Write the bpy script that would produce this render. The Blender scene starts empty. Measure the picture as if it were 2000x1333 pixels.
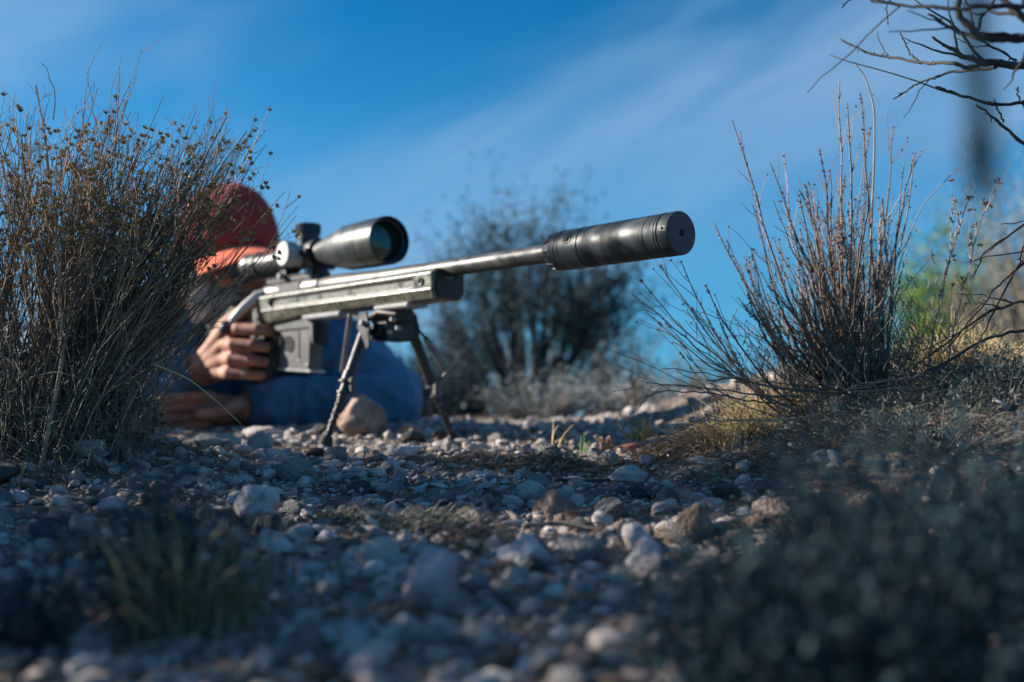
import bpy, bmesh, math, random
import numpy as np
from mathutils import Vector, Matrix, Euler
random.seed(7); rng = np.random.default_rng(7)
scene = bpy.context.scene
C = scene.collection
PI = math.pi

# ------------------------------------------------------------------ camera
PITCH = math.atan(0.0602); CAMH = 0.05; F = 2222.0
cam_d = bpy.data.cameras.new('camera'); cam = bpy.data.objects.new('camera', cam_d); C.objects.link(cam)
cam_d.lens = 40; cam_d.sensor_width = 36; cam_d.clip_start = 0.02; cam_d.clip_end = 5000
cam.location = (0, 0, CAMH); cam.rotation_euler = (PI/2 + PITCH, 0, 0)
cam_d.dof.use_dof = True; cam_d.dof.focus_distance = 1.10; cam_d.dof.aperture_fstop = 3.7
scene.camera = cam
# ------------------------------------------------------------------ sky + sun
SUN_H = Vector((-0.968, 0.25, 0)).normalized(); SUN_EL = math.radians(24)
w = bpy.data.worlds.new('World'); scene.world = w; w.use_nodes = True
nt = w.node_tree; nt.nodes.clear()
def N(tree, t, **k):
    n = tree.nodes.new(t)
    for a, b in k.items(): setattr(n, a, b)
    return n
out = N(nt, 'ShaderNodeOutputWorld'); bg = N(nt, 'ShaderNodeBackground'); bg.inputs[1].default_value = 0.062
CLX, CLY = 4.1, 0.2
sky = N(nt, 'ShaderNodeTexSky'); sky.sky_type = 'NISHITA'; sky.sun_disc = False
sky.sun_elevation = SUN_EL; sky.sun_rotation = math.atan2(SUN_H.x, SUN_H.y)
sky.altitude = 1500; sky.air_density = 1.0; sky.dust_density = 0.15; sky.ozone_density = 4.0
tc = N(nt, 'ShaderNodeTexCoord'); sep = N(nt, 'ShaderNodeSeparateXYZ'); nt.links.new(tc.outputs['Generated'], sep.inputs[0])
def mathn(tree, op, a, b=None, clamp=False):
    n = N(tree, 'ShaderNodeMath', operation=op); n.use_clamp = clamp
    for i, v in enumerate((a, b)):
        if v is None: continue
        if isinstance(v, (int, float)): n.inputs[i].default_value = v
        else: tree.links.new(v, n.inputs[i])
    return n.outputs[0]
# cloud layer laid out in azimuth / elevation, long soft streaks climbing to the right
az_ = mathn(nt, 'ARCTAN2', sep.outputs[0], sep.outputs[1]); el_ = mathn(nt, 'ARCSINE', sep.outputs[2])
comb = N(nt, 'ShaderNodeCombineXYZ'); nt.links.new(az_, comb.inputs[0]); nt.links.new(el_, comb.inputs[1])
def cloud(rot, sc, loc, nsc, lo, hi, amt, det=4, dist=0.4):
    m0 = N(nt, 'ShaderNodeMapping'); m0.inputs['Rotation'].default_value = (0, 0, math.radians(-rot)); nt.links.new(comb.outputs[0], m0.inputs[0])
    mp = N(nt, 'ShaderNodeMapping'); mp.inputs['Scale'].default_value = (sc[0], sc[1], 1); mp.inputs['Location'].default_value = (loc[0], loc[1], loc[2] if len(loc) > 2 else 0); nt.links.new(m0.outputs[0], mp.inputs[0])
    nz = N(nt, 'ShaderNodeTexNoise'); nz.inputs['Scale'].default_value = nsc; nz.inputs['Detail'].default_value = det; nz.inputs['Roughness'].default_value = 0.42; nz.inputs['Distortion'].default_value = dist; nt.links.new(mp.outputs[0], nz.inputs[0])
    cr = N(nt, 'ShaderNodeMapRange', interpolation_type='SMOOTHSTEP'); nt.links.new(nz.outputs[0], cr.inputs[0])
    cr.inputs[1].default_value = lo; cr.inputs[2].default_value = hi; cr.inputs[3].default_value = 0.0; cr.inputs[4].default_value = amt; return cr.outputs[0]
c1 = cloud(20, (1.0, 2.6), (CLX, CLY, 0.0), 2.3, 0.40, 0.72, 1.0); c2 = cloud(30, (1.6, 7.0), (3.1, 0.4, 2.0), 3.0, 0.34, 0.70, 1.0)
cfac = mathn(nt, 'ADD', mathn(nt, 'MULTIPLY', c1, 0.48), mathn(nt, 'MULTIPLY', mathn(nt, 'MULTIPLY', c1, c2), 0.28))
tint = N(nt, 'ShaderNodeMix', data_type='RGBA', blend_type='MULTIPLY'); tint.inputs[0].default_value = 1
nt.links.new(sky.outputs[0], tint.inputs[6]); tint.inputs[7].default_value = (0.07, 0.72, 0.93, 1)
hz = N(nt, 'ShaderNodeMapRange', interpolation_type='SMOOTHSTEP'); nt.links.new(sep.outputs[2], hz.inputs[0])
hz.inputs[1].default_value = -0.05; hz.inputs[2].default_value = 0.36; hz.inputs[3].default_value = 0.85; hz.inputs[4].default_value = 0.0
hm = N(nt, 'ShaderNodeMix', data_type='RGBA'); nt.links.new(hz.outputs[0], hm.inputs[0]); nt.links.new(tint.outputs[2], hm.inputs[6]); hm.inputs[7].default_value = (0.95, 2.85, 5.0, 1)
cm = N(nt, 'ShaderNodeMix', data_type='RGBA'); nt.links.new(cfac, cm.inputs[0]); nt.links.new(hm.outputs[2], cm.inputs[6])
cm.inputs[7].default_value = (2.2, 3.6, 5.4, 1)
nt.links.new(cm.outputs[2], bg.inputs[0]); nt.links.new(bg.outputs[0], out.inputs[0])
sun_d = bpy.data.lights.new('sun', 'SUN'); sun = bpy.data.objects.new('sun', sun_d); C.objects.link(sun)
sun_d.energy = 5.0; sun_d.angle = math.radians(0.5); sun_d.color = (1.0, 0.90, 0.79)
sd = Vector((SUN_H.x*math.cos(SUN_EL), SUN_H.y*math.cos(SUN_EL), math.sin(SUN_EL)))
sun.rotation_euler = sd.to_track_quat('Z', 'Y').to_euler()
vs = scene.view_settings; vs.view_transform = 'Standard'; vs.look = 'None'; vs.exposure = 1.15; vs.gamma = 1.0

# ------------------------------------------------------------------ helpers
def P(px, py, D):
    """world point seen at photo pixel (px,py) at depth D"""
    x = (px-1000)/F*D; y = (666.5-py)/F*D
    return np.array((x, D*math.cos(PITCH)-y*math.sin(PITCH), y*math.cos(PITCH)+D*math.sin(PITCH)+CAMH))
def sst(a, b, x):
    t = np.clip((x-a)/(b-a), 0, 1); return t*t*(3-2*t)
_perm = rng.random((64, 64))
def vnoise(x, y):
    xi = np.floor(x).astype(int); yi = np.floor(y).astype(int); fx = x-xi; fy = y-yi
    fx = fx*fx*(3-2*fx); fy = fy*fy*(3-2*fy)
    g = lambda a, b: _perm[a % 64, b % 64]
    return (g(xi, yi)*(1-fx)+g(xi+1, yi)*fx)*(1-fy)+(g(xi, yi+1)*(1-fx)+g(xi+1, yi+1)*fx)*fy-0.5
def G(x, y):
    x = np.asarray(x, float); y = np.asarray(y, float)
    yy = np.minimum(y, 1.78)
    z = 0.072*yy-0.108
    z = z + 0.004*sst(1.7, 2.2, y)
    z = z - 0.035*np.maximum(y-6, 0)*(y < 60) - (y >= 60)*(0.035*54+0.05*(y-60))
    z = z + 0.062*np.exp(-((x+0.58)/0.24)**2-((y-1.20)/0.17)**2)
    z = z + 0.098*sst(0.10, 0.50, x+0.05*vnoise(y*5, x*0+3))*sst(0.70, 1.15, y)*(1-sst(1.7, 3.0, y))
    z = z + 0.010*vnoise(x*6, y*6)+0.006*vnoise(x*17+5, y*17)
    return z

def proj(p):
    p = np.asarray(p); y = p[..., 1]; z = p[..., 2]-CAMH; cp_, sp = math.cos(PITCH), math.sin(PITCH); D = y*cp_+z*sp; yc = -y*sp+z*cp_
    return 1000+F*p[..., 0]/D, 666.5-F*yc/D
class Acc:
    def __init__(s): s.v = []; s.q = []; s.t = []; s.n = 0; s.c = []
    def add(s, v, q=None, t=None, col=None):
        v = np.asarray(v, float).reshape(-1, 3)
        if q is not None and len(q): s.q.append(np.asarray(q, int)+s.n)
        if t is not None and len(t): s.t.append(np.asarray(t, int)+s.n)
        s.v.append(v); s.n += len(v)
        if col is not None: s.c.append(np.full(len(v), col) if np.isscalar(col) else np.asarray(col))
    def mesh(s, name, smooth=True, angle=None, off=None):
        v = np.concatenate(s.v) if s.v else np.zeros((0, 3))
        if off is not None: v = v-np.asarray(off)
        q = np.concatenate(s.q) if s.q else np.zeros((0, 4), int); t = np.concatenate(s.t) if s.t else np.zeros((0, 3), int)
        me = bpy.data.meshes.new(name); me.vertices.add(len(v)); me.vertices.foreach_set('co', v.ravel())
        nl = len(q)*4+len(t)*3; me.loops.add(nl); me.polygons.add(len(q)+len(t))
        me.loops.foreach_set('vertex_index', np.concatenate([q.ravel(), t.ravel()]).astype(np.int32))
        st = np.concatenate([np.arange(len(q))*4, len(q)*4+np.arange(len(t))*3]).astype(np.int32)
        me.polygons.foreach_set('loop_start', st)
        me.polygons.foreach_set('use_smooth', np.full(len(st), smooth))
        me.update(calc_edges=True); me.validate()
        if s.c and len(s.c) == len(s.v):
            a = me.attributes.new('tone', 'FLOAT', 'POINT'); a.data.foreach_set('value', np.concatenate(s.c).astype(np.float32))
        if smooth and angle: me.set_sharp_from_angle(angle=math.radians(angle))
        return me
    # ---- shapes
    def tube(s, pts, rad, n=3, col=None, cap=False):
        p = np.asarray(pts, float); m = len(p); r = np.broadcast_to(np.asarray(rad, float), (m,))
        d = np.gradient(p, axis=0); d /= (np.linalg.norm(d, axis=1, keepdims=True)+1e-12)
        ref = np.array((0.31, 0.95, 0.07)) if abs(d[:, 1]).mean() < 0.8 else np.array((1.0, 0.1, 0.2))
        a = np.cross(d, ref); a /= (np.linalg.norm(a, axis=1, keepdims=True)+1e-12); b = np.cross(d, a)
        th = np.arange(n)*2*PI/n
        v = p[:, None]+r[:, None, None]*(np.cos(th)[None, :, None]*a[:, None]+np.sin(th)[None, :, None]*b[:, None])
        i = np.arange(m-1)[:, None]*n; j = np.arange(n)[None]; k = (j+1) % n
        q = np.stack([i+j, i+k, i+n+k, i+n+j], -1).reshape(-1, 4)
        v = v.reshape(-1, 3); t = []
        if cap:
            v = np.vstack([v, p[0], p[-1]]); c0 = m*n
            t = [(c0, (x+1) % n, x) for x in range(n)]+[(c0+1, (m-1)*n+x, (m-1)*n+(x+1) % n) for x in range(n)]
        s.add(v, q, t, col)
    def capsule(s, a, b, ra, rb, n=16, k=5):
        a = np.asarray(a, float); b = np.asarray(b, float); d = b-a; L = np.linalg.norm(d)+1e-9; d = d/L
        pts = []; rr = []
        for i in range(k+1):
            t = -PI/2+PI/2*i/k*0.999; pts.append(a+d*ra*math.sin(t)); rr.append(max(ra*math.cos(t), 1e-4))
        for i in range(1, k+1): 
            t = PI/2*i/k*0.999; pts.append(b+d*rb*math.sin(t)); rr.append(max(rb*math.cos(t), 1e-4))
        pts.insert(k+1, b); rr.insert(k+1, rb)
        s.tube2(pts, rr, d, n)
    def tube2(s, pts, rr, d, n):
        ref = np.array((0, 0, 1.0)) if abs(d[2]) < 0.9 else np.array((1.0, 0, 0))
        a = np.cross(d, ref); a /= np.linalg.norm(a); b = np.cross(d, a)
        th = np.arange(n)*2*PI/n; p = np.array(pts); r = np.array(rr); m = len(p)
        v = p[:, None]+r[:, None, None]*(np.cos(th)[None, :, None]*a+np.sin(th)[None, :, None]*b)
        i = np.arange(m-1)[:, None]*n; j = np.arange(n)[None]; k = (j+1) % n
        q = np.stack([i+j, i+k, i+n+k, i+n+j], -1).reshape(-1, 4)
        v = np.vstack([v.reshape(-1, 3), p[0], p[-1]]); c0 = m*n
        t = [(c0, (x+1) % n, x) for x in range(n)]+[(c0+1, (m-1)*n+x, (m-1)*n+(x+1) % n) for x in range(n)]
        s.add(v, q, t)
    def ell(s, c, r, rot=None, nu=20, nv=12):
        u = np.arange(nu)*2*PI/nu; vv = np.linspace(-PI/2, PI/2, nv)[1:-1]
        P_ = np.stack([np.cos(vv)[:, None]*np.cos(u), np.cos(vv)[:, None]*np.sin(u), np.sin(vv)[:, None]+0*u], -1).reshape(-1, 3)
        P_ = np.vstack([P_, (0, 0, -1), (0, 0, 1)])*np.asarray(r)
        if rot is not None: P_ = P_ @ np.array(rot).T
        P_ = P_+np.asarray(c); m = len(vv); i = np.arange(m-1)[:, None]*nu; j = np.arange(nu)[None]; k = (j+1) % nu
        q = np.stack([i+j, i+k, i+nu+k, i+nu+j], -1).reshape(-1, 4); c0 = m*nu
        t = [(c0, (x+1) % nu, x) for x in range(nu)]+[(c0+1, (m-1)*nu+x, (m-1)*nu+(x+1) % nu) for x in range(nu)]
        s.add(P_, q, t)
    def lathe(s, prof, n=48, c=(0, 0), axis='u', seg=None):
        """profile [(pos,r)] turned about an axis; u: (pos, s, v) with centre c=(s,v)"""
        th = np.arange(n)*2*PI/n; p = np.array(prof, float); m = len(p)
        if axis == 'u': v = np.stack([np.repeat(p[:, 0], n), c[0]+(p[:, 1:2]*np.cos(th)).ravel(), c[1]+(p[:, 1:2]*np.sin(th)).ravel()], -1)
        elif axis == 's': v = np.stack([c[0]+(p[:, 1:2]*np.sin(th)).ravel(), np.repeat(p[:, 0], n), c[1]+(p[:, 1:2]*np.cos(th)).ravel()], -1)
        else: v = np.stack([c[0]+(p[:, 1:2]*np.cos(th)).ravel(), c[1]+(p[:, 1:2]*np.sin(th)).ravel(), np.repeat(p[:, 0], n)], -1)
        i = np.arange(m-1)[:, None]*n; j = np.arange(n)[None]; k = (j+1) % n
        q = np.stack([i+j, i+n+j, i+n+k, i+k], -1).reshape(-1, 4)
        s.add(v, q)
    def box(s, lo, hi, bev=0.0, M=None):
        lo = np.array(lo, float); hi = np.array(hi, float); c = (lo+hi)/2; h = (hi-lo)/2; b = min(bev, h.min()*0.9)
        bm = bmesh.new(); bmesh.ops.create_cube(bm, size=2)
        for v in bm.verts: v.co = Vector((v.co.x*h[0], v.co.y*h[1], v.co.z*h[2]))
        if b > 0: bmesh.ops.bevel(bm, geom=bm.edges[:], offset=b, segments=2, affect='EDGES')
        s.bm(bm, M, c)
    def bm(s, bm, M=None, c=(0, 0, 0)):
        bmesh.ops.triangulate(bm, faces=[f for f in bm.faces if len(f.verts) > 4]); bm.verts.ensure_lookup_table(); bm.verts.index_update()
        v = np.array([(M @ x.co if M else x.co) for x in bm.verts])+np.asarray(c)
        s.add(v, [[x.index for x in f.verts] for f in bm.faces if len(f.verts) == 4], [[x.index for x in f.verts] for f in bm.faces if len(f.verts) == 3]); bm.free()
    def prism(s, poly, a, b, plane='uv', bev=0.0):
        """extrude a 2D polygon: plane 'uv' extrudes along s from a to b; 'us' along v; 'sv' along u"""
        bm = bmesh.new()
        f = lambda p, h: {'uv': (p[0], h, p[1]), 'us': (p[0], p[1], h), 'sv': (h, p[0], p[1])}[plane]
        A = [bm.verts.new(f(p, a)) for p in poly]; B = [bm.verts.new(f(p, b)) for p in poly]; n = len(poly)
        bm.faces.new(A); bm.faces.new(B[::-1])
        for i in range(n): bm.faces.new((A[i], B[i], B[(i+1) % n], A[(i+1) % n]))
        bmesh.ops.recalc_face_normals(bm, faces=bm.faces[:])
        if bev: bmesh.ops.bevel(bm, geom=bm.edges[:], offset=bev, segments=2, affect='EDGES')
        s.bm(bm)

def obj(name, acc, mat, parent=None, smooth=True, angle=35, kind=None, off=None, recalc=False):
    me = acc.mesh(name, smooth, angle, off) if isinstance(acc, Acc) else acc
    if recalc:
        b = bmesh.new(); b.from_mesh(me); bmesh.ops.recalc_face_normals(b, faces=b.faces[:]); b.to_mesh(me); b.free()
        if angle and smooth: me.set_sharp_from_angle(angle=math.radians(angle))
    if mat and not me.materials: me.materials.append(mat)
    o = bpy.data.objects.new(name, me); C.objects.link(o)
    if parent: o.parent = parent
    if kind: o['kind'] = kind
    return o
def thing(name, label, cat, loc=(0, 0, 0), rz=0, group=None):
    o = bpy.data.objects.new(name, None); C.objects.link(o); o.location = loc; o.rotation_euler = (0, 0, rz); o.empty_display_size = 0.05
    o['label'] = label; o['category'] = cat
    if group: o['group'] = group
    return o
def tag(o, label, cat, group=None):
    o['label'] = label; o['category'] = cat
    if group: o['group'] = group
    return o

# ------------------------------------------------------------------ materials
def mat(name, cols, scale=40, rough=0.8, bump=0.0, bscale=None, metal=0.0, spec=0.5, detail=4, tone=False, objrand=False, coat=0, sheen=0, contrast=(0.3, 0.7), rrange=None, bdist=0.001, vor=False, subs=0.0):
    m = bpy.data.materials.new(name); m.use_nodes = True; t = m.node_tree; b = t.nodes['Principled BSDF']; L = t.links
    tcn = N(t, 'ShaderNodeTexCoord'); no = N(t, 'ShaderNodeTexNoise'); no.inputs['Scale'].default_value = scale; no.inputs['Detail'].default_value = detail
    L.new(tcn.outputs['Object'], no.inputs[0])
    rp = N(t, 'ShaderNodeValToRGB'); el = rp.color_ramp.elements
    n = len(cols); el[0].position = contrast[0]; el[1].position = contrast[1]
    for i in range(n-2): el.new(contrast[0]+(contrast[1]-contrast[0])*(i+1)/(n-1))
    for e, c in zip(rp.color_ramp.elements, cols): e.color = (*c, 1)
    fac = no.outputs[0]
    if tone or objrand:
        if tone: a = N(t, 'ShaderNodeAttribute'); a.attribute_name = 'tone'; src = a.outputs['Fac']
        else: a = N(t, 'ShaderNodeObjectInfo'); src = a.outputs['Random']
        # whole-piece tone plus a little grain
        rp.color_ramp.elements[0].position = 0.0
        for i, e in enumerate(rp.color_ramp.elements): e.position = i/(n-1)
        g = mathn(t, 'MULTIPLY', mathn(t, 'SUBTRACT', no.outputs[0], 0.5), 0.55)
        fac = mathn(t, 'ADD', src, g)
    L.new(fac, rp.inputs[0]); L.new(rp.outputs[0], b.inputs['Base Color'])
    if tone or objrand:
        # speckle
        n2 = N(t, 'ShaderNodeTexNoise'); n2.inputs['Scale'].default_value = scale*9; n2.inputs['Detail'].default_value = 3; L.new(tcn.outputs['Object'], n2.inputs[0])
        mr = N(t, 'ShaderNodeMapRange'); L.new(n2.outputs[0], mr.inputs[0]); mr.inputs[1].default_value = 0.3; mr.inputs[2].default_value = 0.7; mr.inputs[3].default_value = 0.72; mr.inputs[4].default_value = 1.2
        mx = N(t, 'ShaderNodeVectorMath', operation='SCALE'); L.new(rp.outputs[0], mx.inputs[0]); L.new(mr.outputs[0], mx.inputs['Scale']); L.new(mx.outputs[0], b.inputs['Base Color'])
    b.inputs['Roughness'].default_value = rough; b.inputs['Metallic'].default_value = metal; b.inputs['Specular IOR Level'].default_value = spec
    if rrange:
        mr = N(t, 'ShaderNodeMapRange'); L.new(no.outputs[0], mr.inputs[0]); mr.inputs[1].default_value = 0.3; mr.inputs[2].default_value = 0.7; mr.inputs[3].default_value = rrange[0]; mr.inputs[4].default_value = rrange[1]; L.new(mr.outputs[0], b.inputs['Roughness'])
    if coat: b.inputs['Coat Weight'].default_value = coat
    if sheen: b.inputs['Sheen Weight'].default_value = sheen
    if subs: b.inputs['Subsurface Weight'].default_value = subs; b.inputs['Subsurface Radius'].default_value = (0.012, 0.005, 0.003); b.inputs['Subsurface Scale'].default_value = 1
    if bump:
        nb = N(t, 'ShaderNodeTexNoise'); nb.inputs['Scale'].default_value = bscale or scale*4; nb.inputs['Detail'].default_value = 6; L.new(tcn.outputs['Object'], nb.inputs[0])
        bp = N(t, 'ShaderNodeBump'); bp.inputs['Strength'].default_value = bump; bp.inputs['Distance'].default_value = bdist; L.new(nb.outputs[0], bp.inputs['Height']); L.new(bp.outputs[0], b.inputs['Normal'])
    return m
M = {}
M['soil'] = mat('soil', [(0.08, 0.06, 0.048), (0.16, 0.12, 0.095), (0.28, 0.22, 0.175)], 30, 0.95, 0.9, 260, bdist=0.004)
stonecols = [(0.17, 0.18, 0.19), (0.35, 0.29, 0.25), (0.46, 0.40, 0.36), (0.24, 0.20, 0.18), (0.52, 0.48, 0.44), (0.34, 0.34, 0.34), (0.42, 0.32, 0.28), (0.56, 0.52, 0.49)]
M['gravel'] = mat('gravel', stonecols, 60, 0.85, 0.7, 500, tone=True, bdist=0.002)
M['stone'] = mat('stone', stonecols, 50, 0.85, 0.8, 350, objrand=True, bdist=0.003)
M['rock'] = mat('rock', [(0.18, 0.12, 0.085), (0.31, 0.215, 0.16), (0.45, 0.34, 0.27)], 35, 0.9, 0.9, 160, bdist=0.004)
M['palestone'] = mat('pale_stone', [(0.24, 0.22, 0.21), (0.44, 0.39, 0.37), (0.58, 0.53, 0.51)], 60, 0.85, 1.0, 220, bdist=0.004, contrast=(0.25, 0.6))
M['mauve'] = mat('mauve_stone', [(0.36, 0.28, 0.29), (0.50, 0.40, 0.40)], 30, 0.8, 0.5, 200, bdist=0.002)
M['grey_stone'] = mat('grey_stone', [(0.30, 0.29, 0.26), (0.42, 0.40, 0.36)], 80, 0.85, 0.6, 300, bdist=0.002)
M['redshard'] = mat('red_shard', [(0.16, 0.05, 0.032), (0.27, 0.09, 0.06)], 60, 0.85, 0.8, 200)
M['metal'] = mat('black_metal', [(0.018, 0.024, 0.026), (0.036, 0.044, 0.046)], 60, 0.4, 0.15, 900, spec=0.5, rrange=(0.34, 0.5), metal=0.0)
M['barrel'] = mat('barrel_metal', [(0.025, 0.029, 0.029), (0.06, 0.065, 0.063)], 45, 0.36, 0.15, 700, spec=0.5, rrange=(0.38, 0.55), metal=0.05)
M['can'] = mat('suppressor_metal', [(0.010, 0.022, 0.026), (0.034, 0.050, 0.054)], 34, 0.42, 0.25, 1600, spec=0.6, rrange=(0.30, 0.58), metal=0.1, bdist=0.0004)
M['face'] = mat('suppressor_face', [(0.045, 0.055, 0.056), (0.062, 0.074, 0.075)], 90, 0.6, 0.1, 900)
M['dark'] = mat('dark_metal', [(0.012, 0.013, 0.014), (0.022, 0.024, 0.025)], 50, 0.5, 0.1, 400)
M['bore'] = mat('bore_black', [(0.004, 0.004, 0.004), (0.006, 0.006, 0.006)], 50, 0.9)
M['camo'] = mat('camo_stock', [(0.03, 0.036, 0.028), (0.12, 0.12, 0.095), (0.055, 0.078, 0.032), (0.21, 0.20, 0.165), (0.035, 0.037, 0.03), (0.16, 0.155, 0.125)], 75, 0.35, 0.2, 500, spec=0.7, contrast=(0.38, 0.64), rrange=(0.26, 0.42), metal=0.0)
M['steel'] = mat('worn_steel', [(0.26, 0.26, 0.255), (0.42, 0.42, 0.41)], 80, 0.35, 0.1, 400, metal=0.2)
M['spring'] = mat('spring_steel', [(0.2, 0.2, 0.2), (0.35, 0.35, 0.34)], 80, 0.35, 0, metal=0.6)
M['brightmetal'] = mat('bright_steel', [(0.45, 0.46, 0.46), (0.62, 0.62, 0.61)], 40, 0.42, 0.1, 300, metal=0.05)
M['rubber'] = mat('rubber', [(0.018, 0.018, 0.018), (0.035, 0.034, 0.032)], 90, 0.8, 0.3, 400)
M['mag'] = mat('magazine_metal', [(0.06, 0.064, 0.065), (0.11, 0.115, 0.112)], 50, 0.42, 0.1, 500, metal=0.2)
t_ = M['can'].node_tree; b_ = t_.nodes['Principled BSDF']; tc_ = N(t_, 'ShaderNodeTexCoord'); mp_ = N(t_, 'ShaderNodeMapping'); mp_.inputs['Rotation'].default_value = (0, math.radians(32), math.radians(14)); mp_.inputs['Scale'].default_value = (85, 16, 16)  # streaks of light through twigs, painted into the suppressor's colour and roughness
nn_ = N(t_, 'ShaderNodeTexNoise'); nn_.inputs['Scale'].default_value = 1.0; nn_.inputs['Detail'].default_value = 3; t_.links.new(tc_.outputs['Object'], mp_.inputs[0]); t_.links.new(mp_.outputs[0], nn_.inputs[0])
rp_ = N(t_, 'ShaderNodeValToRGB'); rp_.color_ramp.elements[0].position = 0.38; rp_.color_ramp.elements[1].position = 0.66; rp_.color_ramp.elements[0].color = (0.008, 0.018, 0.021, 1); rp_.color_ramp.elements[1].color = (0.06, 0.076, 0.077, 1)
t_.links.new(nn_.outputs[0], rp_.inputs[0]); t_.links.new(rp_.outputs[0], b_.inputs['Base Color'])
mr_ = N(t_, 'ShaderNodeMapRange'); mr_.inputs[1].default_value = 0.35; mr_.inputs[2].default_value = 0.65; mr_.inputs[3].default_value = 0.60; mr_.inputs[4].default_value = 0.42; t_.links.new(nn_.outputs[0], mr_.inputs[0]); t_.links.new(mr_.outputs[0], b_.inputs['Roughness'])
gl = bpy.data.materials.new('lens_glass'); gl.use_nodes = True; b_ = gl.node_tree.nodes['Principled BSDF']
b_.inputs['Base Color'].default_value = (0.008, 0.03, 0.028, 1); b_.inputs['Roughness'].default_value = 0.04; b_.inputs['Coat Weight'].default_value = 0.6; b_.inputs['Coat Tint'].default_value = (0.5, 1, 0.8, 1); b_.inputs['Specular IOR Level'].default_value = 0.5
M['glass'] = gl
M['skin'] = mat('skin', [(0.18, 0.075, 0.05), (0.33, 0.15, 0.10), (0.46, 0.25, 0.18)], 28, 0.68, 0.5, 420, subs=0.15, bdist=0.0012)
M['cap'] = mat('cap_cloth', [(0.30, 0.025, 0.022), (0.40, 0.04, 0.032)], 40, 0.9, 0.35, 1400)
M['brim'] = mat('brim_cloth', [(0.62, 0.12, 0.06), (0.72, 0.17, 0.085)], 40, 0.9, 0.3, 1400)
M['beard'] = mat('beard_hair', [(0.38, 0.36, 0.34), (0.62, 0.6, 0.57)], 200, 0.8)
M['shirt'] = mat('shirt_cloth', [(0.04, 0.13, 0.23), (0.085, 0.22, 0.36)], 12, 0.85, 0.5, 90, sheen=0.15, bdist=0.003)
M['cuff'] = mat('cuff_cloth', [(0.03, 0.085, 0.16), (0.04, 0.11, 0.2)], 12, 0.85, 0.5, 300, sheen=0.15)
M['trouser'] = mat('trouser_cloth', [(0.10, 0.09, 0.07), (0.14, 0.12, 0.09)], 12, 0.9, 0.4, 120)
M['boot'] = mat('boot_leather', [(0.05, 0.035, 0.025), (0.08, 0.06, 0.04)], 30, 0.7, 0.4, 120)
M['stem'] = mat('stem_bark', [(0.06, 0.05, 0.04), (0.22, 0.155, 0.10), (0.46, 0.32, 0.20)], 60, 0.8, 0.2, 600, objrand=True)
M['redstem'] = mat('red_stem_bark', [(0.11, 0.075, 0.06), (0.27, 0.175, 0.13), (0.42, 0.30, 0.23)], 60, 0.8, 0.2, 600, objrand=True)
M['graystem'] = mat('grey_stem_bark', [(0.10, 0.09, 0.08), (0.30, 0.26, 0.22)], 60, 0.85, 0.3, 500, objrand=True)
M['flower'] = mat('dry_flower', [(0.18, 0.11, 0.03), (0.48, 0.31, 0.10), (0.72, 0.54, 0.28)], 60, 0.8, tone=True)
M['seed'] = mat('seed_heads', [(0.13, 0.08, 0.045), (0.27, 0.17, 0.10), (0.36, 0.25, 0.16)], 60, 0.8, tone=True)
M['curl'] = mat('curled_leaf', [(0.10, 0.10, 0.075), (0.2, 0.19, 0.15), (0.3, 0.28, 0.23)], 60, 0.8, tone=True)
M['straw'] = mat('straw', [(0.38, 0.26, 0.12), (0.62, 0.46, 0.23), (0.75, 0.62, 0.38)], 60, 0.7, tone=True)
M['litter'] = mat('litter', [(0.08, 0.06, 0.045), (0.2, 0.15, 0.11), (0.36, 0.29, 0.22)], 60, 0.85, tone=True)
M['green'] = mat('green_blade', [(0.06, 0.16, 0.03), (0.12, 0.28, 0.06)], 60, 0.6, tone=True)
M['olive'] = mat('olive_blade', [(0.06, 0.085, 0.06), (0.17, 0.19, 0.11), (0.42, 0.38, 0.24)], 60, 0.7, tone=True)
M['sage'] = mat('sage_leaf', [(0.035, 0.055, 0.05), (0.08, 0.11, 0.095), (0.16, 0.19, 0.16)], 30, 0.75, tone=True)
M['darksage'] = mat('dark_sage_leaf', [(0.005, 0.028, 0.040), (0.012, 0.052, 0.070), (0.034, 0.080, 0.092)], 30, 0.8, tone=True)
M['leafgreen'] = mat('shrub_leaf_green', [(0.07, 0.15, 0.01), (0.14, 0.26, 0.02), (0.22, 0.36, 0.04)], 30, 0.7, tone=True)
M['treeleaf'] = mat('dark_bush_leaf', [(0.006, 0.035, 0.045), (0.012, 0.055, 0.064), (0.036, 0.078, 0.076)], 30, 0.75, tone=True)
M['tan'] = mat('tan_shrub', [(0.16, 0.14, 0.07), (0.30, 0.26, 0.15), (0.42, 0.37, 0.24)], 30, 0.8, tone=True)
M['paleleaf'] = mat('pale_feathery_leaf', [(0.16, 0.2, 0.2), (0.26, 0.31, 0.31), (0.38, 0.42, 0.42)], 30, 0.7, tone=True)
M['bark'] = mat('dark_bark', [(0.04, 0.032, 0.026), (0.10, 0.08, 0.065)], 40, 0.9, 0.6, 200)
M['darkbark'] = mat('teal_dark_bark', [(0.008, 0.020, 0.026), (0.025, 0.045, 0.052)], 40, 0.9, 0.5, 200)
for k_ in ('bark2',): M[k_] = mat('blackish_bark', [(0.018, 0.017, 0.016), (0.055, 0.05, 0.045)], 40, 0.9, 0.6, 200)

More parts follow.
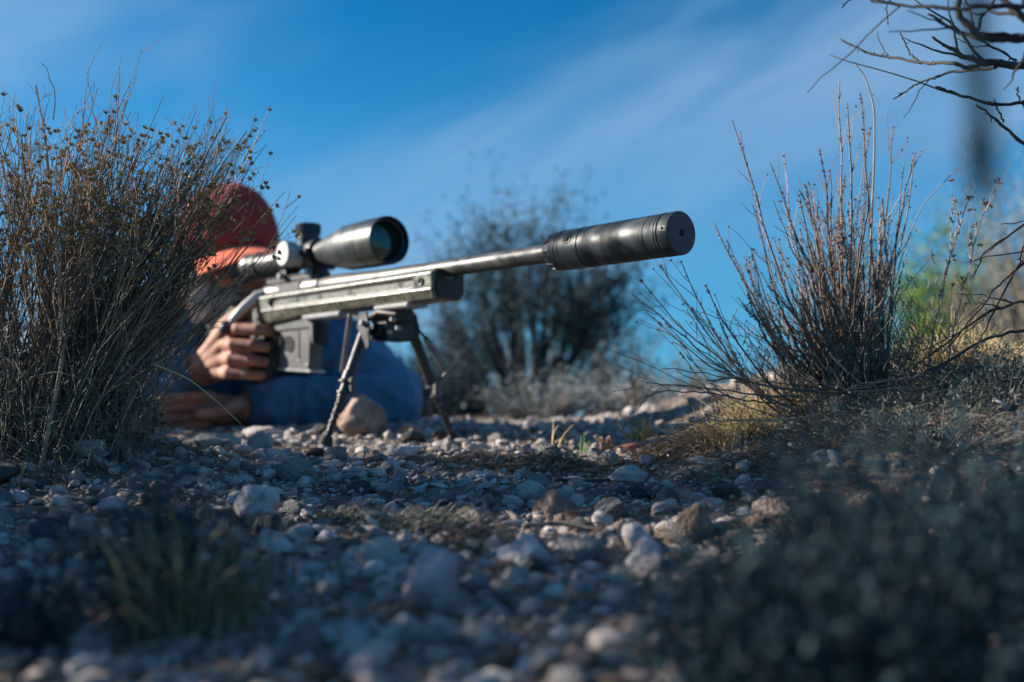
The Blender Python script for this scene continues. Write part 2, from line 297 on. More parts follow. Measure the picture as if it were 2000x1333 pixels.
# ------------------------------------------------------------------ ground (one sheet, fine near the rifle, out to the horizon)
def axis(fine0, fine1, step, far):
    a = [fine0]
    while a[-1] < fine1: a.append(a[-1]+step)
    s_ = step; r = [a[-1]]
    while r[-1] < far: s_ *= 1.18; r.append(r[-1]+s_)
    s_ = step; l = [a[0]]
    while l[-1] > -far: s_ *= 1.18; l.append(l[-1]-s_)
    return np.array(l[::-1][:-1]+a+r[1:])
xs = axis(-1.0, 1.0, 0.0065, 2500); ys = axis(0.35, 2.3, 0.0065, 2500)
X, Y = np.meshgrid(xs, ys)
Z = G(X, Y)+(np.abs(X) < 1.2)*(Y < 2.6)*(Y > 0.2)*(0.004*vnoise(X*60, Y*60)+0.0025*vnoise(X*140+9, Y*140))
a = Acc(); nx = len(xs); i = np.arange(len(ys)-1)[:, None]*nx; j = np.arange(nx-1)[None]
a.add(np.stack([X, Y, Z], -1).reshape(-1, 3), np.stack([i+j, i+j+1, i+nx+j+1, i+nx+j], -1).reshape(-1, 4))
ground = obj('ground', a, M['soil'], angle=None); ground['kind'] = 'structure'

# ------------------------------------------------------------------ stones
def rock_mesh(seed, sub=2, cuts=9, rough=0.06, sq=(1, 0.8, 0.6)):
    r = np.random.default_rng(seed); bm = bmesh.new(); bmesh.ops.create_icosphere(bm, subdivisions=sub, radius=1)
    v = np.array([x.co[:] for x in bm.verts]); f = np.array([[x.index for x in q.verts] for q in bm.faces]); bm.free()
    for k in range(cuts):
        n = r.normal(size=3); n /= np.linalg.norm(n); d = r.uniform(0.55, 0.85); h = v @ n
        v = v-np.outer(np.maximum(h-d, 0)*0.92, n)
    for k in range(5):
        n = r.normal(size=3)*r.uniform(2, 5); v = v*(1+rough*np.sin(v @ n+r.uniform(0, 6)))[:, None]
    return v*np.array(sq), f
bases = [rock_mesh(s_, 2, 15 if s_ % 4 else 6, 0.05, (1, rng.uniform(0.65, 0.95), rng.uniform(0.32, 0.72))) for s_ in range(14)]
bases_lo = [rock_mesh(s_+50, 1, 4, 0.05, (1, rng.uniform(0.65, 0.95), rng.uniform(0.45, 0.8))) for s_ in range(10)]
def rotm(r, full=True):
    return np.array(Euler((r.normal()*0.35, r.normal()*0.35, r.uniform(0, 6.28))).to_matrix())
def visible(x, y):  # rough view wedge
    return abs(x) < 0.47*y+0.06
gr = Acc(); placed = 0
def bare(x, y):
    """chance of pebbles: less on the right mound and under the left bush"""
    return 0.25 if (x > 0.22 and y > 0.8) else (0.45 if (x < -0.42 and y > 1.05) else 1.0)
while placed < 15500:
    y = rng.uniform(0.42, 2.2); 
    if rng.random() > (0.25+0.75*min(1, y/1.3)) : continue
    x = rng.uniform(-0.5*y-0.06, 0.5*y+0.06)
    if rng.random() > bare(x, y): continue
    size = 0.0023*(rng.pareto(1.75)+1); size = min(size, 0.0125)
    vb, fb = bases[rng.integers(14)] if (size > 0.0035 and 0.85 < y < 1.6) else bases_lo[rng.integers(10)]
    v = (vb*size) @ rotm(rng).T; v[:, 0] += x; v[:, 1] += y; v[:, 2] += float(G(x, y))+size*rng.uniform(-0.15, 0.4)
    gr.add(v, None, fb, rng.random()); placed += 1
gravel = obj('gravel', gr, M['gravel'], smooth=True, angle=42, kind='stuff'); gravel['label'] = 'small grey brown and pinkish pebbles covering the ground'
stone_me = []
for k, (vb, fb) in enumerate([rock_mesh(100+q, 3, 18 if q % 3 else 8, 0.045, (1, rng.uniform(0.7, 0.95), rng.uniform(0.5, 0.8))) for q in range(12)]):
    a = Acc(); a.add(vb, None, fb); m_ = a.mesh('stone_shape', True, 38); m_.materials.append(M['stone']); stone_me.append(m_)
spots = []
tries = 0
while len(spots) < 272 and tries < 20000:
    tries += 1
    y = rng.uniform(0.5, 1.8); x = rng.uniform(-0.45*y, 0.45*y)
    if rng.random() > bare(x, y)*(0.5+0.5*(y < 1.45)): continue
    s_ = min(0.0088*(rng.pareto(2.7)+1), 0.023)
    if y < 0.75: s_ = min(s_, 0.011)
    if any((x-a_)**2+(y-b2)**2 < (0.85*(s_+c_))**2 for a_, b2, c_ in spots): continue
    spots.append((x, y, s_))
where = ['in the blurred gravel lowest in the picture', 'in the shaded middle gravel', 'in the gravel level with the bipod feet']
cols_ = ['far left', 'left of centre', 'centre', 'right']
tones = [('pale', [(0.42, 0.40, 0.38), (0.58, 0.54, 0.51)]), ('pinkish', [(0.37, 0.27, 0.24), (0.50, 0.38, 0.34)]), ('dark grey', [(0.11, 0.115, 0.12), (0.18, 0.18, 0.18)]),
    ('brown', [(0.19, 0.125, 0.09), (0.29, 0.20, 0.15)]), ('mid grey', [(0.26, 0.26, 0.26), (0.38, 0.375, 0.365)])]
tone_m = [mat(n_.replace(' ', '_')+'_stone', c_, 3, 0.86, 0.8, 7, contrast=(0.3, 0.7), bdist=0.15, detail=8) for n_, c_ in tones]
for x, y, s_ in spots:
    q = rng.integers(12); o = bpy.data.objects.new('stone', stone_me[q]); C.objects.link(o); z = float(G(x, y))
    tq = rng.choice(5, p=[0.27, 0.22, 0.14, 0.17, 0.20]); o.material_slots[0].link = 'OBJECT'; o.material_slots[0].material = tone_m[tq]
    o.location = (x, y, z+s_*rng.uniform(0.15, 0.4)); o.scale = (s_, s_, s_*rng.uniform(0.8, 1.1)); o.rotation_euler = (rng.normal()*0.3, rng.normal()*0.3, rng.uniform(0, 6.28))
    z_ = 0 if y < 0.85 else (1 if y < 1.3 else 2); shape = 'angular' if q % 3 else 'rounded'
    sz = ('large' if s_ > 0.0135 else ('middling' if s_ > 0.0105 else 'small'))+' '+tones[tq][0]+' '+shape+' stone'
    cp = 1000+F*x/y; cw = cols_[0 if cp < 450 else (1 if cp < 800 else (2 if cp < 1150 else 3))]
    tag(o, sz+' '+where[z_]+', '+cw, 'stone', sz+'s '+where[z_]+', '+cw)
def big_stone(px, py, D, size, sq, seed, mt, label, rot=(0, 0, 0), name='stone', cuts=14, sink=0.3, rough=0.05):
    p = P(px, py, D); v, f = rock_mesh(seed, 4, cuts, rough, sq); r = np.random.default_rng(seed)
    for k in range(26):
        n = r.normal(size=3)*r.uniform(6, 22); v = v*(1+0.006*np.sin(v @ n+r.uniform(0, 6)))[:, None]
    a = Acc(); a.add(v*size, None, f); o = obj(name, a, mt, angle=40)
    o.location = (p[0], p[1], float(G(p[0], p[1]))+size*sq[2]*(1-sink)); o.rotation_euler = rot; tag(o, label, name)
    return o
big_stone(712, 830, 1.66, 0.049, (1, 0.8, 0.88), 8, M['rock'], 'big brown faceted rock standing beside the near bipod leg', (3.0, 0.22, 0.9), 'rock', cuts=18, sink=0.32, rough=0.035)
big_stone(502, 1048, 0.90, 0.0235, (0.85, 1.1, 0.95), 12, M['palestone'], 'pale pitted stone with dark specks, left of centre in the foreground', (0.5, 0, 0.3), cuts=10)
big_stone(737, 1128, 0.74, 0.0165, (1, 0.9, 0.75), 16, M['grey_stone'], 'smooth round grey stone just left of the mauve stone', (0.2, 0, 0), cuts=4, rough=0.02)
o = big_stone(848, 1185, 0.655, 0.0245, (0.66, 1.1, 0.5), 23, M['mauve'], 'long mauve stone lying tilted at the bottom centre', (0.95, 0.1, -0.5), cuts=9, rough=0.03, sink=-0.25)
big_stone(1035, 972, 1.06, 0.016, (1, 0.85, 0.75), 31, M['grey_stone'], 'rounded grey stone below the dried grass mat, centre right', cuts=6)
big_stone(795, 893, 1.36, 0.019, (1, 0.8, 0.62), 33, M['palestone'], 'sunlit pale tan stone with a flat top below the far bipod leg', cuts=14)
big_stone(510, 892, 1.33, 0.0165, (0.9, 0.8, 0.95), 37, M['grey_stone'], 'upright pale stone at the shade edge left of the bipod foot', cuts=12)
big_stone(510, 838, 1.62, 0.027, (1.2, 0.8, 0.5), 41, M['palestone'], 'pale smooth stone lying in front of the blue sleeve', cuts=5, rough=0.03)
big_stone(60, 930, 1.18, 0.025, (1, 0.9, 0.75), 43, M['grey_stone'], 'large grey stone at the left edge below the bush', cuts=9)
big_stone(175, 955, 1.12, 0.019, (1.1, 0.8, 0.6), 47, M['grey_stone'], 'rounded grey stone right of the big one at the left edge', cuts=6)
big_stone(425, 900, 1.30, 0.023, (1.5, 0.8, 0.5), 53, M['grey_stone'], 'long flat bluish stone at the shade edge, left', cuts=8)
big_stone(1190, 915, 1.25, 0.0125, (1, 0.95, 0.9), 59, M['stone'], 'small dark ball shaped stone under the dried root mat', cuts=2, rough=0.02)
big_stone(1225, 950, 1.13, 0.016, (1.1, 0.9, 0.7), 61, M['grey_stone'], 'speckled rounded stone right of the dark ball shaped one', cuts=5)
big_stone(1240, 1090, 0.80, 0.015, (0.8, 1, 0.75), 67, M['palestone'], 'pale stone, upper one of the two beside the dark foreground bush', (0.4, 0, 0.4), cuts=6)
big_stone(1265, 1150, 0.72, 0.016, (0.9, 1, 0.8), 71, M['palestone'], 'pale stone, lower one of the two beside the dark foreground bush', (0.4, 0, 0.4), cuts=6)
big_stone(1030, 1130, 0.75, 0.017, (1.2, 0.9, 0.7), 73, M['palestone'], 'pale blurred stone right of the mauve stone', cuts=9)
big_stone(220, 1040, 0.93, 0.014, (1.1, 0.9, 0.7), 79, M['mauve'], 'mauve stone behind the green foreground tuft on the left', cuts=9)
big_stone(535, 1105, 0.78, 0.0135, (1.1, 0.9, 0.8), 83, M['palestone'], 'small sharp edged pale stone below the pitted one', cuts=14)

# ------------------------------------------------------------------ rifle: axis u from the muzzle back, s to the shooter's right side, v up
RZ = math.atan2(0.754, -0.657); MUZ = Vector((0.1712, 1.140, 0.0)); BORE = 0.228
def RW(u, s, z): return np.array((MUZ.x-0.657*u-0.754*s, MUZ.y+0.754*u-0.657*s, z))
base = RW(0.507, 0, 0)
rifle = thing('rifle', 'camouflage bolt action rifle with fat dark suppressor, standing on its bipod', 'rifle', tuple(base), RZ)
OFF = (0.507, 0, -BORE)
def rp(name, acc, m, parent=None, angle=35, recalc=False, kind=None): return obj(name, acc, m, parent or rifle, True, angle, kind, OFF, recalc)
R = 0.0225
# suppressor
a = Acc(); a.lathe([(0, 0.0036), (0.0, R-0.0012), (0.0006, R-0.0004), (0.0015, R), (0.0135, R), (0.014, R-0.0008), (0.0152, R-0.0008), (0.0157, R+0.0002), (0.0175, R+0.0002), (0.018, R-0.0006), (0.0188, R-0.0006), (0.0193, R),
    (0.0325, R), (0.0328, R-0.0005), (0.0336, R-0.0005), (0.0339, R), (0.1290, R), (0.1293, R-0.0009), (0.1306, R-0.0009), (0.1309, R), (0.1600, R), (0.1604, R-0.0006), (0.161, R), (0.1655, R), (0.166, R-0.0009), (0.1668, R-0.0009), (0.1672, R), (0.1695, R), (0.1700, R-0.001), (0.1708, R-0.001), (0.1712, R-0.0004), (0.1735, R-0.0006), (0.174, R-0.0014), (0.186, R-0.0042), (0.1885, R-0.0075), (0.189, 0.0108)], 128)
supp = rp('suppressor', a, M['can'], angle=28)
a = Acc(); a.lathe([(0.0002, 0.0034), (-0.0003, 0.0036), (-0.0003, R-0.0013), (0.0008, R-0.0008)], 96); rp('end_cap', a, M['face'], supp)
a = Acc(); a.lathe([(0.02, 0.0001), (0.02, 0.0037), (-0.0006, 0.0037), (-0.0006, 0.0031)][:3], 32); rp('bore_hole', a, M['bore'], supp)
a = Acc(); a.lathe([(-0.0005, 0.0001), (-0.0005, 0.0035)], 32); rp('bore_hole', a, M['bore'], supp)
# flats with round holes on the front ring
for k in range(16):
    th = 2*PI*k/16+0.14; cs, sn = math.cos(th), math.sin(th)
    Mx = Matrix.Rotation(th, 4, 'X')
    a = Acc(); a.box((0.0022, -0.0001, -0.0028), (0.0105, 0.0009, 0.0028), 0.0003, None)
    for vv in a.v: 
        y_ = vv[:, 1]+R-0.0008; z_ = vv[:, 2].copy(); vv[:, 1] = y_*cs-z_*sn; vv[:, 2] = y_*sn+z_*cs
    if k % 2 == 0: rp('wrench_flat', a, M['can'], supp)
    a = Acc(); a.lathe([(R+0.0003, 0.00001), (R+0.0003, 0.0018), (R-0.0004, 0.0019)], 16, (0.0062, 0), 's')
    for vv in a.v:
        y_ = vv[:, 1].copy(); z_ = vv[:, 2].copy(); vv[:, 1] = y_*cs-z_*sn; vv[:, 2] = y_*sn+z_*cs
    if k % 2 == 0: rp('hole', a, M['bore'], supp)
# notched rear ring
for k in range(12):
    th = 2*PI*k/12+0.05; cs, sn = math.cos(th), math.sin(th); a = Acc()
    a.prism([(0.1745, R-0.0018), (0.1745, R-0.0004), (0.186, R-0.0022), (0.1865, R-0.0042)], -0.0034, 0.0034, 'uv', 0.0003)
    for vv in a.v:
        w_ = vv[:, 1].copy(); h_ = vv[:, 2].copy(); vv[:, 1] = h_*cs-w_*sn; vv[:, 2] = h_*sn+w_*cs
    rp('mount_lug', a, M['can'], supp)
# engraved emblem: a ring with a three stroke mark
def on_can(au, b, th0=0.42, u0=0.1445, r=R+0.00006):
    th = th0+b/R; return (u0-au, r*math.cos(th), r*math.sin(th))
a = Acc(); t_ = np.linspace(0, 2*PI, 40)
a.tube([on_can(0.0058*math.cos(q), 0.0062*math.sin(q)) for q in t_], 0.0006, 5)
for s0, s1 in (((-0.0030, -0.0034), (0.0002, 0.0046)), ((0.0002, 0.0046), (0.0004, -0.0046)), ((0.0004, -0.0046), (0.0036, 0.0030)), ((-0.0012, -0.0008), (-0.0004, -0.0040))):
    a.tube([on_can(s0[0]+(s1[0]-s0[0])*q, s0[1]+(s1[1]-s0[1])*q) for q in np.linspace(0, 1, 6)], 0.00055, 5)
rp('emblem', a, M['bore'], supp)
# barrel
a = Acc(); a.lathe([(0.186, 0.0113), (0.19, 0.0116), (0.193, 0.0108), (0.36, 0.0110), (0.52, 0.0118), (0.60, 0.0142), (0.63, 0.0152), (0.672, 0.0156), (0.674, 0.0146)], 64); rp('barrel', a, M['barrel'])
# receiver, rail
a = Acc(); a.lathe([(0.672, 0.0001), (0.672, 0.0172), (0.6735, 0.0178), (0.713, 0.0178), (0.714, 0.017), (0.715, 0.0001)], 48)
a.lathe([(0.713, 0.0001), (0.713, 0.0168), (0.79, 0.0168), (0.791, 0.0172), (0.832, 0.0172), (0.835, 0.015), (0.836, 0.0001)], 40)
rec = rp('receiver', a, M['mag'])
a = Acc(); a.box((0.718, 0.011, -0.003), (0.782, 0.0176, 0.0105), 0.001); rp('ejection_port', a, M['dark'], rec)
a = Acc(); a.box((0.676, -0.010, 0.0155), (0.83, 0.010, 0.0215), 0.0008)
for k in range(15): a.box((0.678+k*0.01025, -0.0105, 0.021), (0.6832+k*0.01025, 0.0105, 0.0245), 0.0006)
rp('scope_rail', a, M['dark'])
# bolt
a = Acc(); a.lathe([(0.834, 0.0001), (0.834, 0.0125), (0.85, 0.012), (0.868, 0.0095), (0.872, 0.0001)], 32); rp('bolt_shroud', a, M['dark'])
a = Acc(); a.tube([(0.826, 0.012, 0.002), (0.832, 0.024, -0.002), (0.845, 0.040, -0.020), (0.856, 0.052, -0.038), (0.860, 0.056, -0.046)], [0.0065, 0.0075, 0.0068, 0.0055, 0.004], 16, cap=True)
bh = rp('bolt_handle', a, M['brightmetal'])
a = Acc(); a.ell((0.863, 0.0595, -0.053), (0.0118, 0.0118, 0.0118)); rp('bolt_knob', a, M['metal'], bh)
# stock: ring-lofted body with a routed slot in the side
def slot(u, v):
    cu, cv, hu, hv, rr = 0.607, -0.0168, 0.185, 0.0076, 0.0066
    q0 = abs(u-cu)-hu+rr; q1 = abs(v-cv)-hv+rr
    d = math.hypot(max(q0, 0), max(q1, 0))+min(max(q0, q1), 0)-rr
    t = min(max(-d/0.0028, 0), 1); return 0.0050*t*t*(3-2*t)
us = np.concatenate([[0.3815, 0.383, 0.385], np.linspace(0.388, 0.83, 190)])
secs = []
for u in us:
    ins = 0.0022 if u < 0.382 else (0.0008 if u < 0.384 else 0)
    dep = 0.0405+0.0075*max(0, min(1, (u-0.69)/0.11)); topv = -0.0035
    half = [(0.0005, -0.012), (0.0095, -0.0095), (0.0125, topv-0.001+ins), (0.015, topv+ins), (0.0225-ins, topv+ins), (0.0258-ins, topv-0.0022)]
    side = [(0.0265-ins, v) for v in np.linspace(-0.0070, -0.0262, 22)]
    low = [(0.0268-ins, -0.0275), (0.0262-ins, -0.0292), (0.0248-ins, -0.0308), (0.0236-ins, -dep+0.0062), (0.0205-ins, -dep+0.0015), (0.016, -dep+ins), (0.0005, -dep+ins)]
    right = half+side+low
    pts = [(s_-slot(u, v) if abs(s_-0.0265+ins) < 1e-6 and ins == 0 else s_, v) for s_, v in right]
    left = [(-s_, v) for s_, v in right][::-1]
    secs.append([(u, s_, v) for s_, v in pts+left])
n = len(secs[0]); V = np.array(secs).reshape(-1, 3); i = np.arange(len(us)-1)[:, None]*n; j = np.arange(n)[None]; k = (j+1) % n
a = Acc(); a.add(V, np.stack([i+j, i+k, i+n+k, i+n+j], -1).reshape(-1, 4))
bm = bmesh.new(); fv = [bm.verts.new(p) for p in secs[0]]; bm.faces.new(fv); a.bm(bm)
bm = bmesh.new(); fv = [bm.verts.new(p) for p in secs[-1]]; bm.faces.new(fv); a.bm(bm)
a.prism([(0.80, -0.006), (0.86, -0.018), (0.93, -0.02), (0.94, -0.07), (0.90, -0.062), (0.875, -0.06), (0.86, -0.075), (0.80, -0.05)], -0.019, 0.019, 'uv', 0.005)
a.prism([(0.93, -0.012), (1.02, -0.004), (1.10, -0.004), (1.105, -0.10), (1.08, -0.11), (0.98, -0.07), (0.93, -0.065)], -0.018, 0.018, 'uv', 0.006)
stock = rp('stock', a, M['camo'], angle=30, recalc=True)
a = Acc(); a.prism([(0.812, -0.045), (0.86, -0.045), (0.885, -0.132), (0.852, -0.138), (0.826, -0.10)], -0.016, 0.016, 'uv', 0.007); rp('grip', a, M['rubber'], stock, recalc=True)
a = Acc(); a.lathe([(0.0262, 0.0052), (0.0282, 0.0052), (0.0286, 0.0046), (0.0284, 0.0032), (0.0225, 0.0030)], 28, (0.4045, -0.0168), 's'); rp('sling_cup', a, M['metal'], stock)
a = Acc(); a.lathe([(0.0272, 0.0001), (0.0272, 0.0033)], 28, (0.4045, -0.0168), 's'); rp('cup_hole', a, M['bore'], stock)
a = Acc(); a.prism([(-0.0205, -0.008), (-0.0125, -0.0055), (-0.0075, -0.014), (0.0075, -0.014), (0.0125, -0.0055), (0.0205, -0.008), (0.0225, -0.027), (0.017, -0.0385), (-0.017, -0.0385), (-0.0225, -0.027)], 0.3790, 0.3812, 'sv', 0.0006); rp('forend_cap', a, M['dark'], stock, recalc=True)
# lower rail, bottom metal, trigger guard, magazine
a = Acc(); a.box((0.438, -0.011, -0.0460), (0.515, 0.0240, -0.0400), 0.0015); rp('bipod_rail', a, M['steel'])
a = Acc(); a.box((0.60, -0.011, -0.0475), (0.70, 0.0235, -0.0408), 0.0014); rp('floor_rail', a, M['steel'])
a = Acc(); a.prism([(0.683, -0.040), (0.80, -0.047), (0.80, -0.056), (0.795, -0.060), (0.695, -0.060), (0.690, -0.082), (0.683, -0.082)], -0.0145, 0.0145, 'uv', 0.002)
rp('magazine_well', a, M['mag'], recalc=True)
a = Acc(); a.tube([(0.795, 0, -0.055), (0.80, 0, -0.082), (0.812, 0, -0.090), (0.835, 0, -0.088), (0.845, 0, -0.07)], 0.0032, 8, cap=True); rp('trigger_guard', a, M['metal'])
a = Acc(); a.tube([(0.822, 0, -0.052), (0.818, 0, -0.066), (0.825, 0, -0.078)], [0.003, 0.0026, 0.002], 8, cap=True); rp('trigger', a, M['steel'])
a = Acc(); a.prism([(0.694, -0.055), (0.782, -0.055), (0.786, -0.116), (0.698, -0.122)], -0.0115, 0.0115, 'uv', 0.002); mg = rp('magazine', a, M['mag'], recalc=True)
a = Acc(); a.prism([(0.692, -0.1205), (0.788, -0.1145), (0.788, -0.1185), (0.692, -0.1245)], -0.0135, 0.0135, 'uv', 0.001); rp('base_plate', a, M['steel'], mg, recalc=True)
a = Acc(); a.lathe([(0.0105, 0.0001), (0.0128, 0.0001), (0.0128, 0.0125), (0.0105, 0.0130)], 32, (0.752, -0.080), 's')
for vv in a.v: vv[:, 0] = 0.755+(vv[:, 0]-0.752)*1.15+(vv[:, 2]+0.08)*0.25
rp('oval_recess', a, M['bore'], mg)
a = Acc(); a.box((0.724, 0.011, -0.104), (0.7275, 0.0122, -0.062), 0.0005); rp('groove', a, M['bore'], mg)
for cu, cv in ((0.7255, -0.106), (0.766, -0.108), (0.703, -0.113)):
    a = Acc(); a.lathe([(0.011, 0.0018), (0.0128, 0.0018), (0.013, 0.0012), (0.013, 0.0001)], 14, (cu, cv), 's'); rp('rivet', a, M['steel'], mg)
a = Acc(); a.box((0.672, -0.007, -0.085), (0.683, 0.007, -0.052), 0.002); rp('magazine_catch', a, M['dark'])
# scope
SV = 0.0505
a = Acc(); a.lathe([(0.535, 0.0280), (0.5135, 0.0305), (0.512, 0.0318), (0.5125, 0.0328), (0.5155, 0.0332), (0.551, 0.0332), (0.5515, 0.0328), (0.553, 0.0328), (0.5535, 0.0332), (0.606, 0.0320), (0.615, 0.0300), (0.66, 0.0215), (0.68, 0.0178), (0.69, 0.0170), (0.88, 0.0170), (0.885, 0.0205), (0.90, 0.0222), (0.935, 0.0228), (0.938, 0.021), (0.938, 0.018), (0.93, 0.017)], 96, (0, SV))
scope = rp('scope', a, M['metal'], angle=25)
a = Acc(); rr = [(0.531-0.0035*math.cos(q*PI/2/8), 0.0001+0.0278*q/8) for q in range(9)]; a.lathe(rr, 64, (0, SV)); rp('objective_lens', a, M['glass'], scope)
a = Acc(); a.lathe([(0.520, 0.0299), (0.521, 0.0278), (0.523, 0.0276), (0.524, 0.0297)], 64, (0, SV)); rp('lens_ring', a, M['metal'], scope)
a = Acc(); a.lathe([(0.931, 0.0001), (0.931, 0.0175)], 40, (0, SV)); rp('eyepiece_lens', a, M['glass'], scope)
a = Acc(); a.lathe([(0.86, 0.0185), (0.861, 0.0195), (0.882, 0.0195), (0.883, 0.0185)], 60, (0, SV))
for k in range(24): 
    th = k*2*PI/24; a.tube([(0.8615, 0.0195*math.cos(th), SV+0.0195*math.sin(th)), (0.8815, 0.0195*math.cos(th), SV+0.0195*math.sin(th))], 0.001, 5, cap=True)
rp('zoom_ring', a, M['metal'], scope)
a = Acc(); a.ell((0.7235, 0, SV), (0.026, 0.0215, 0.0215), None, 32, 20); rp('turret_saddle', a, M['metal'], scope)
def knurl(a, z0, z1, r, c, ax, n=36):
    for k in range(n):
        th = 2*PI*k/n
        if ax == 'v': a.tube([(c[0]+r*math.cos(th), c[1]+r*math.sin(th), z0), (c[0]+r*math.cos(th), c[1]+r*math.sin(th), z1)], 0.0007, 4, cap=True)
        else: a.tube([(c[0]+r*math.sin(th), z0, c[1]+r*math.cos(th)), (c[0]+r*math.sin(th), z1, c[1]+r*math.cos(th))], 0.0007, 4, cap=True)
a = Acc(); a.lathe([(SV+0.015, 0.0165), (SV+0.021, 0.0165), (SV+0.0215, 0.0155), (SV+0.023, 0.0155), (SV+0.0235, 0.0172), (SV+0.032, 0.0172), (SV+0.033, 0.0180), (SV+0.0465, 0.0180), (SV+0.0478, 0.017), (SV+0.0478, 0.0001)], 48, (0.7235, 0), 'v'); knurl(a, SV+0.0335, SV+0.046, 0.0181, (0.7235, 0), 'v')
rp('elevation_turret', a, M['metal'], scope)
a = Acc(); a.lathe([(0.015, 0.0155), (0.022, 0.0155), (0.0225, 0.0145), (0.024, 0.0145), (0.0245, 0.0178), (0.0425, 0.0182), (0.0438, 0.0172), (0.0438, 0.0001)], 48, (0.7235, SV), 's'); knurl(a, 0.026, 0.042, 0.0183, (0.7235, SV), 's')
wt = rp('windage_turret', a, M['brightmetal'], scope)
a = Acc(); a.lathe([(-0.015, 0.0155), (-0.022, 0.0155), (-0.0245, 0.0178), (-0.042, 0.0182), (-0.0438, 0.0172), (-0.0438, 0.0001)], 48, (0.7235, SV), 's'); rp('parallax_turret', a, M['metal'], scope, recalc=True)
for uc in (0.695, 0.775):
    a = Acc(); a.lathe([(uc-0.009, 0.0172), (uc-0.009, 0.0212), (uc-0.0082, 0.022), (uc+0.0082, 0.022), (uc+0.009, 0.0212), (uc+0.009, 0.0172)], 48, (0, SV))
    a.box((uc-0.009, -0.0125, 0.0225), (uc+0.009, 0.0125, SV-0.014), 0.0015)
    a.box((uc-0.009, 0.018, SV-0.004), (uc+0.009, 0.027, SV+0.004), 0.001); a.box((uc-0.009, -0.027, SV-0.004), (uc+0.009, -0.018, SV+0.004), 0.001)
    rg = rp('scope_ring', a, M['dark'])
    for dv, du in ((0.0045, 0.0045), (0.0045, -0.0045)):
        a = Acc(); a.lathe([(SV+0.003, 0.0024), (SV+0.0065, 0.0024), (SV+0.007, 0.0018), (SV+0.007, 0.0001)], 12, (uc+du, 0.0235), 'v'); rp('screw', a, M['steel'], rg)
    a = Acc(); a.lathe([(0.012, 0.0055), (0.0195, 0.0055), (0.0205, 0.0045), (0.0205, 0.0001)], 6, (uc, 0.0235), 's'); rp('clamp_nut', a, M['steel'], rg)
# bipod (a part of the rifle) with legs as sub-parts
a = Acc(); a.box((0.475, -0.018, -0.062), (0.535, 0.018, -0.0455), 0.003); a.box((0.486, -0.024, -0.087), (0.524, 0.024, -0.062), 0.003)
a.tube([(0.47, 0.018, -0.054), (0.50, 0.025, -0.050), (0.54, 0.021, -0.058), (0.555, 0.020, -0.067)], 0.0035, 8, cap=True)
a.lathe([(-0.03, 0.0075), (0.03, 0.0075)], 20, (0.500, -0.072), 's')
bip = rp('bipod', a, M['dark'], recalc=True)
for k, (u_, s_, v_) in enumerate([(0.478, 0.019, -0.060), (0.49, 0.0195, -0.068), (0.47, 0.016, -0.072), (0.483, 0.02, -0.076)]):
    a = Acc(); a.lathe([(s_-0.004, 0.0032), (s_+0.002, 0.0032), (s_+0.003, 0.0022), (s_+0.003, 0.0001)], 12, (u_, v_), 's'); rp('screw', a, M['steel'], bip)
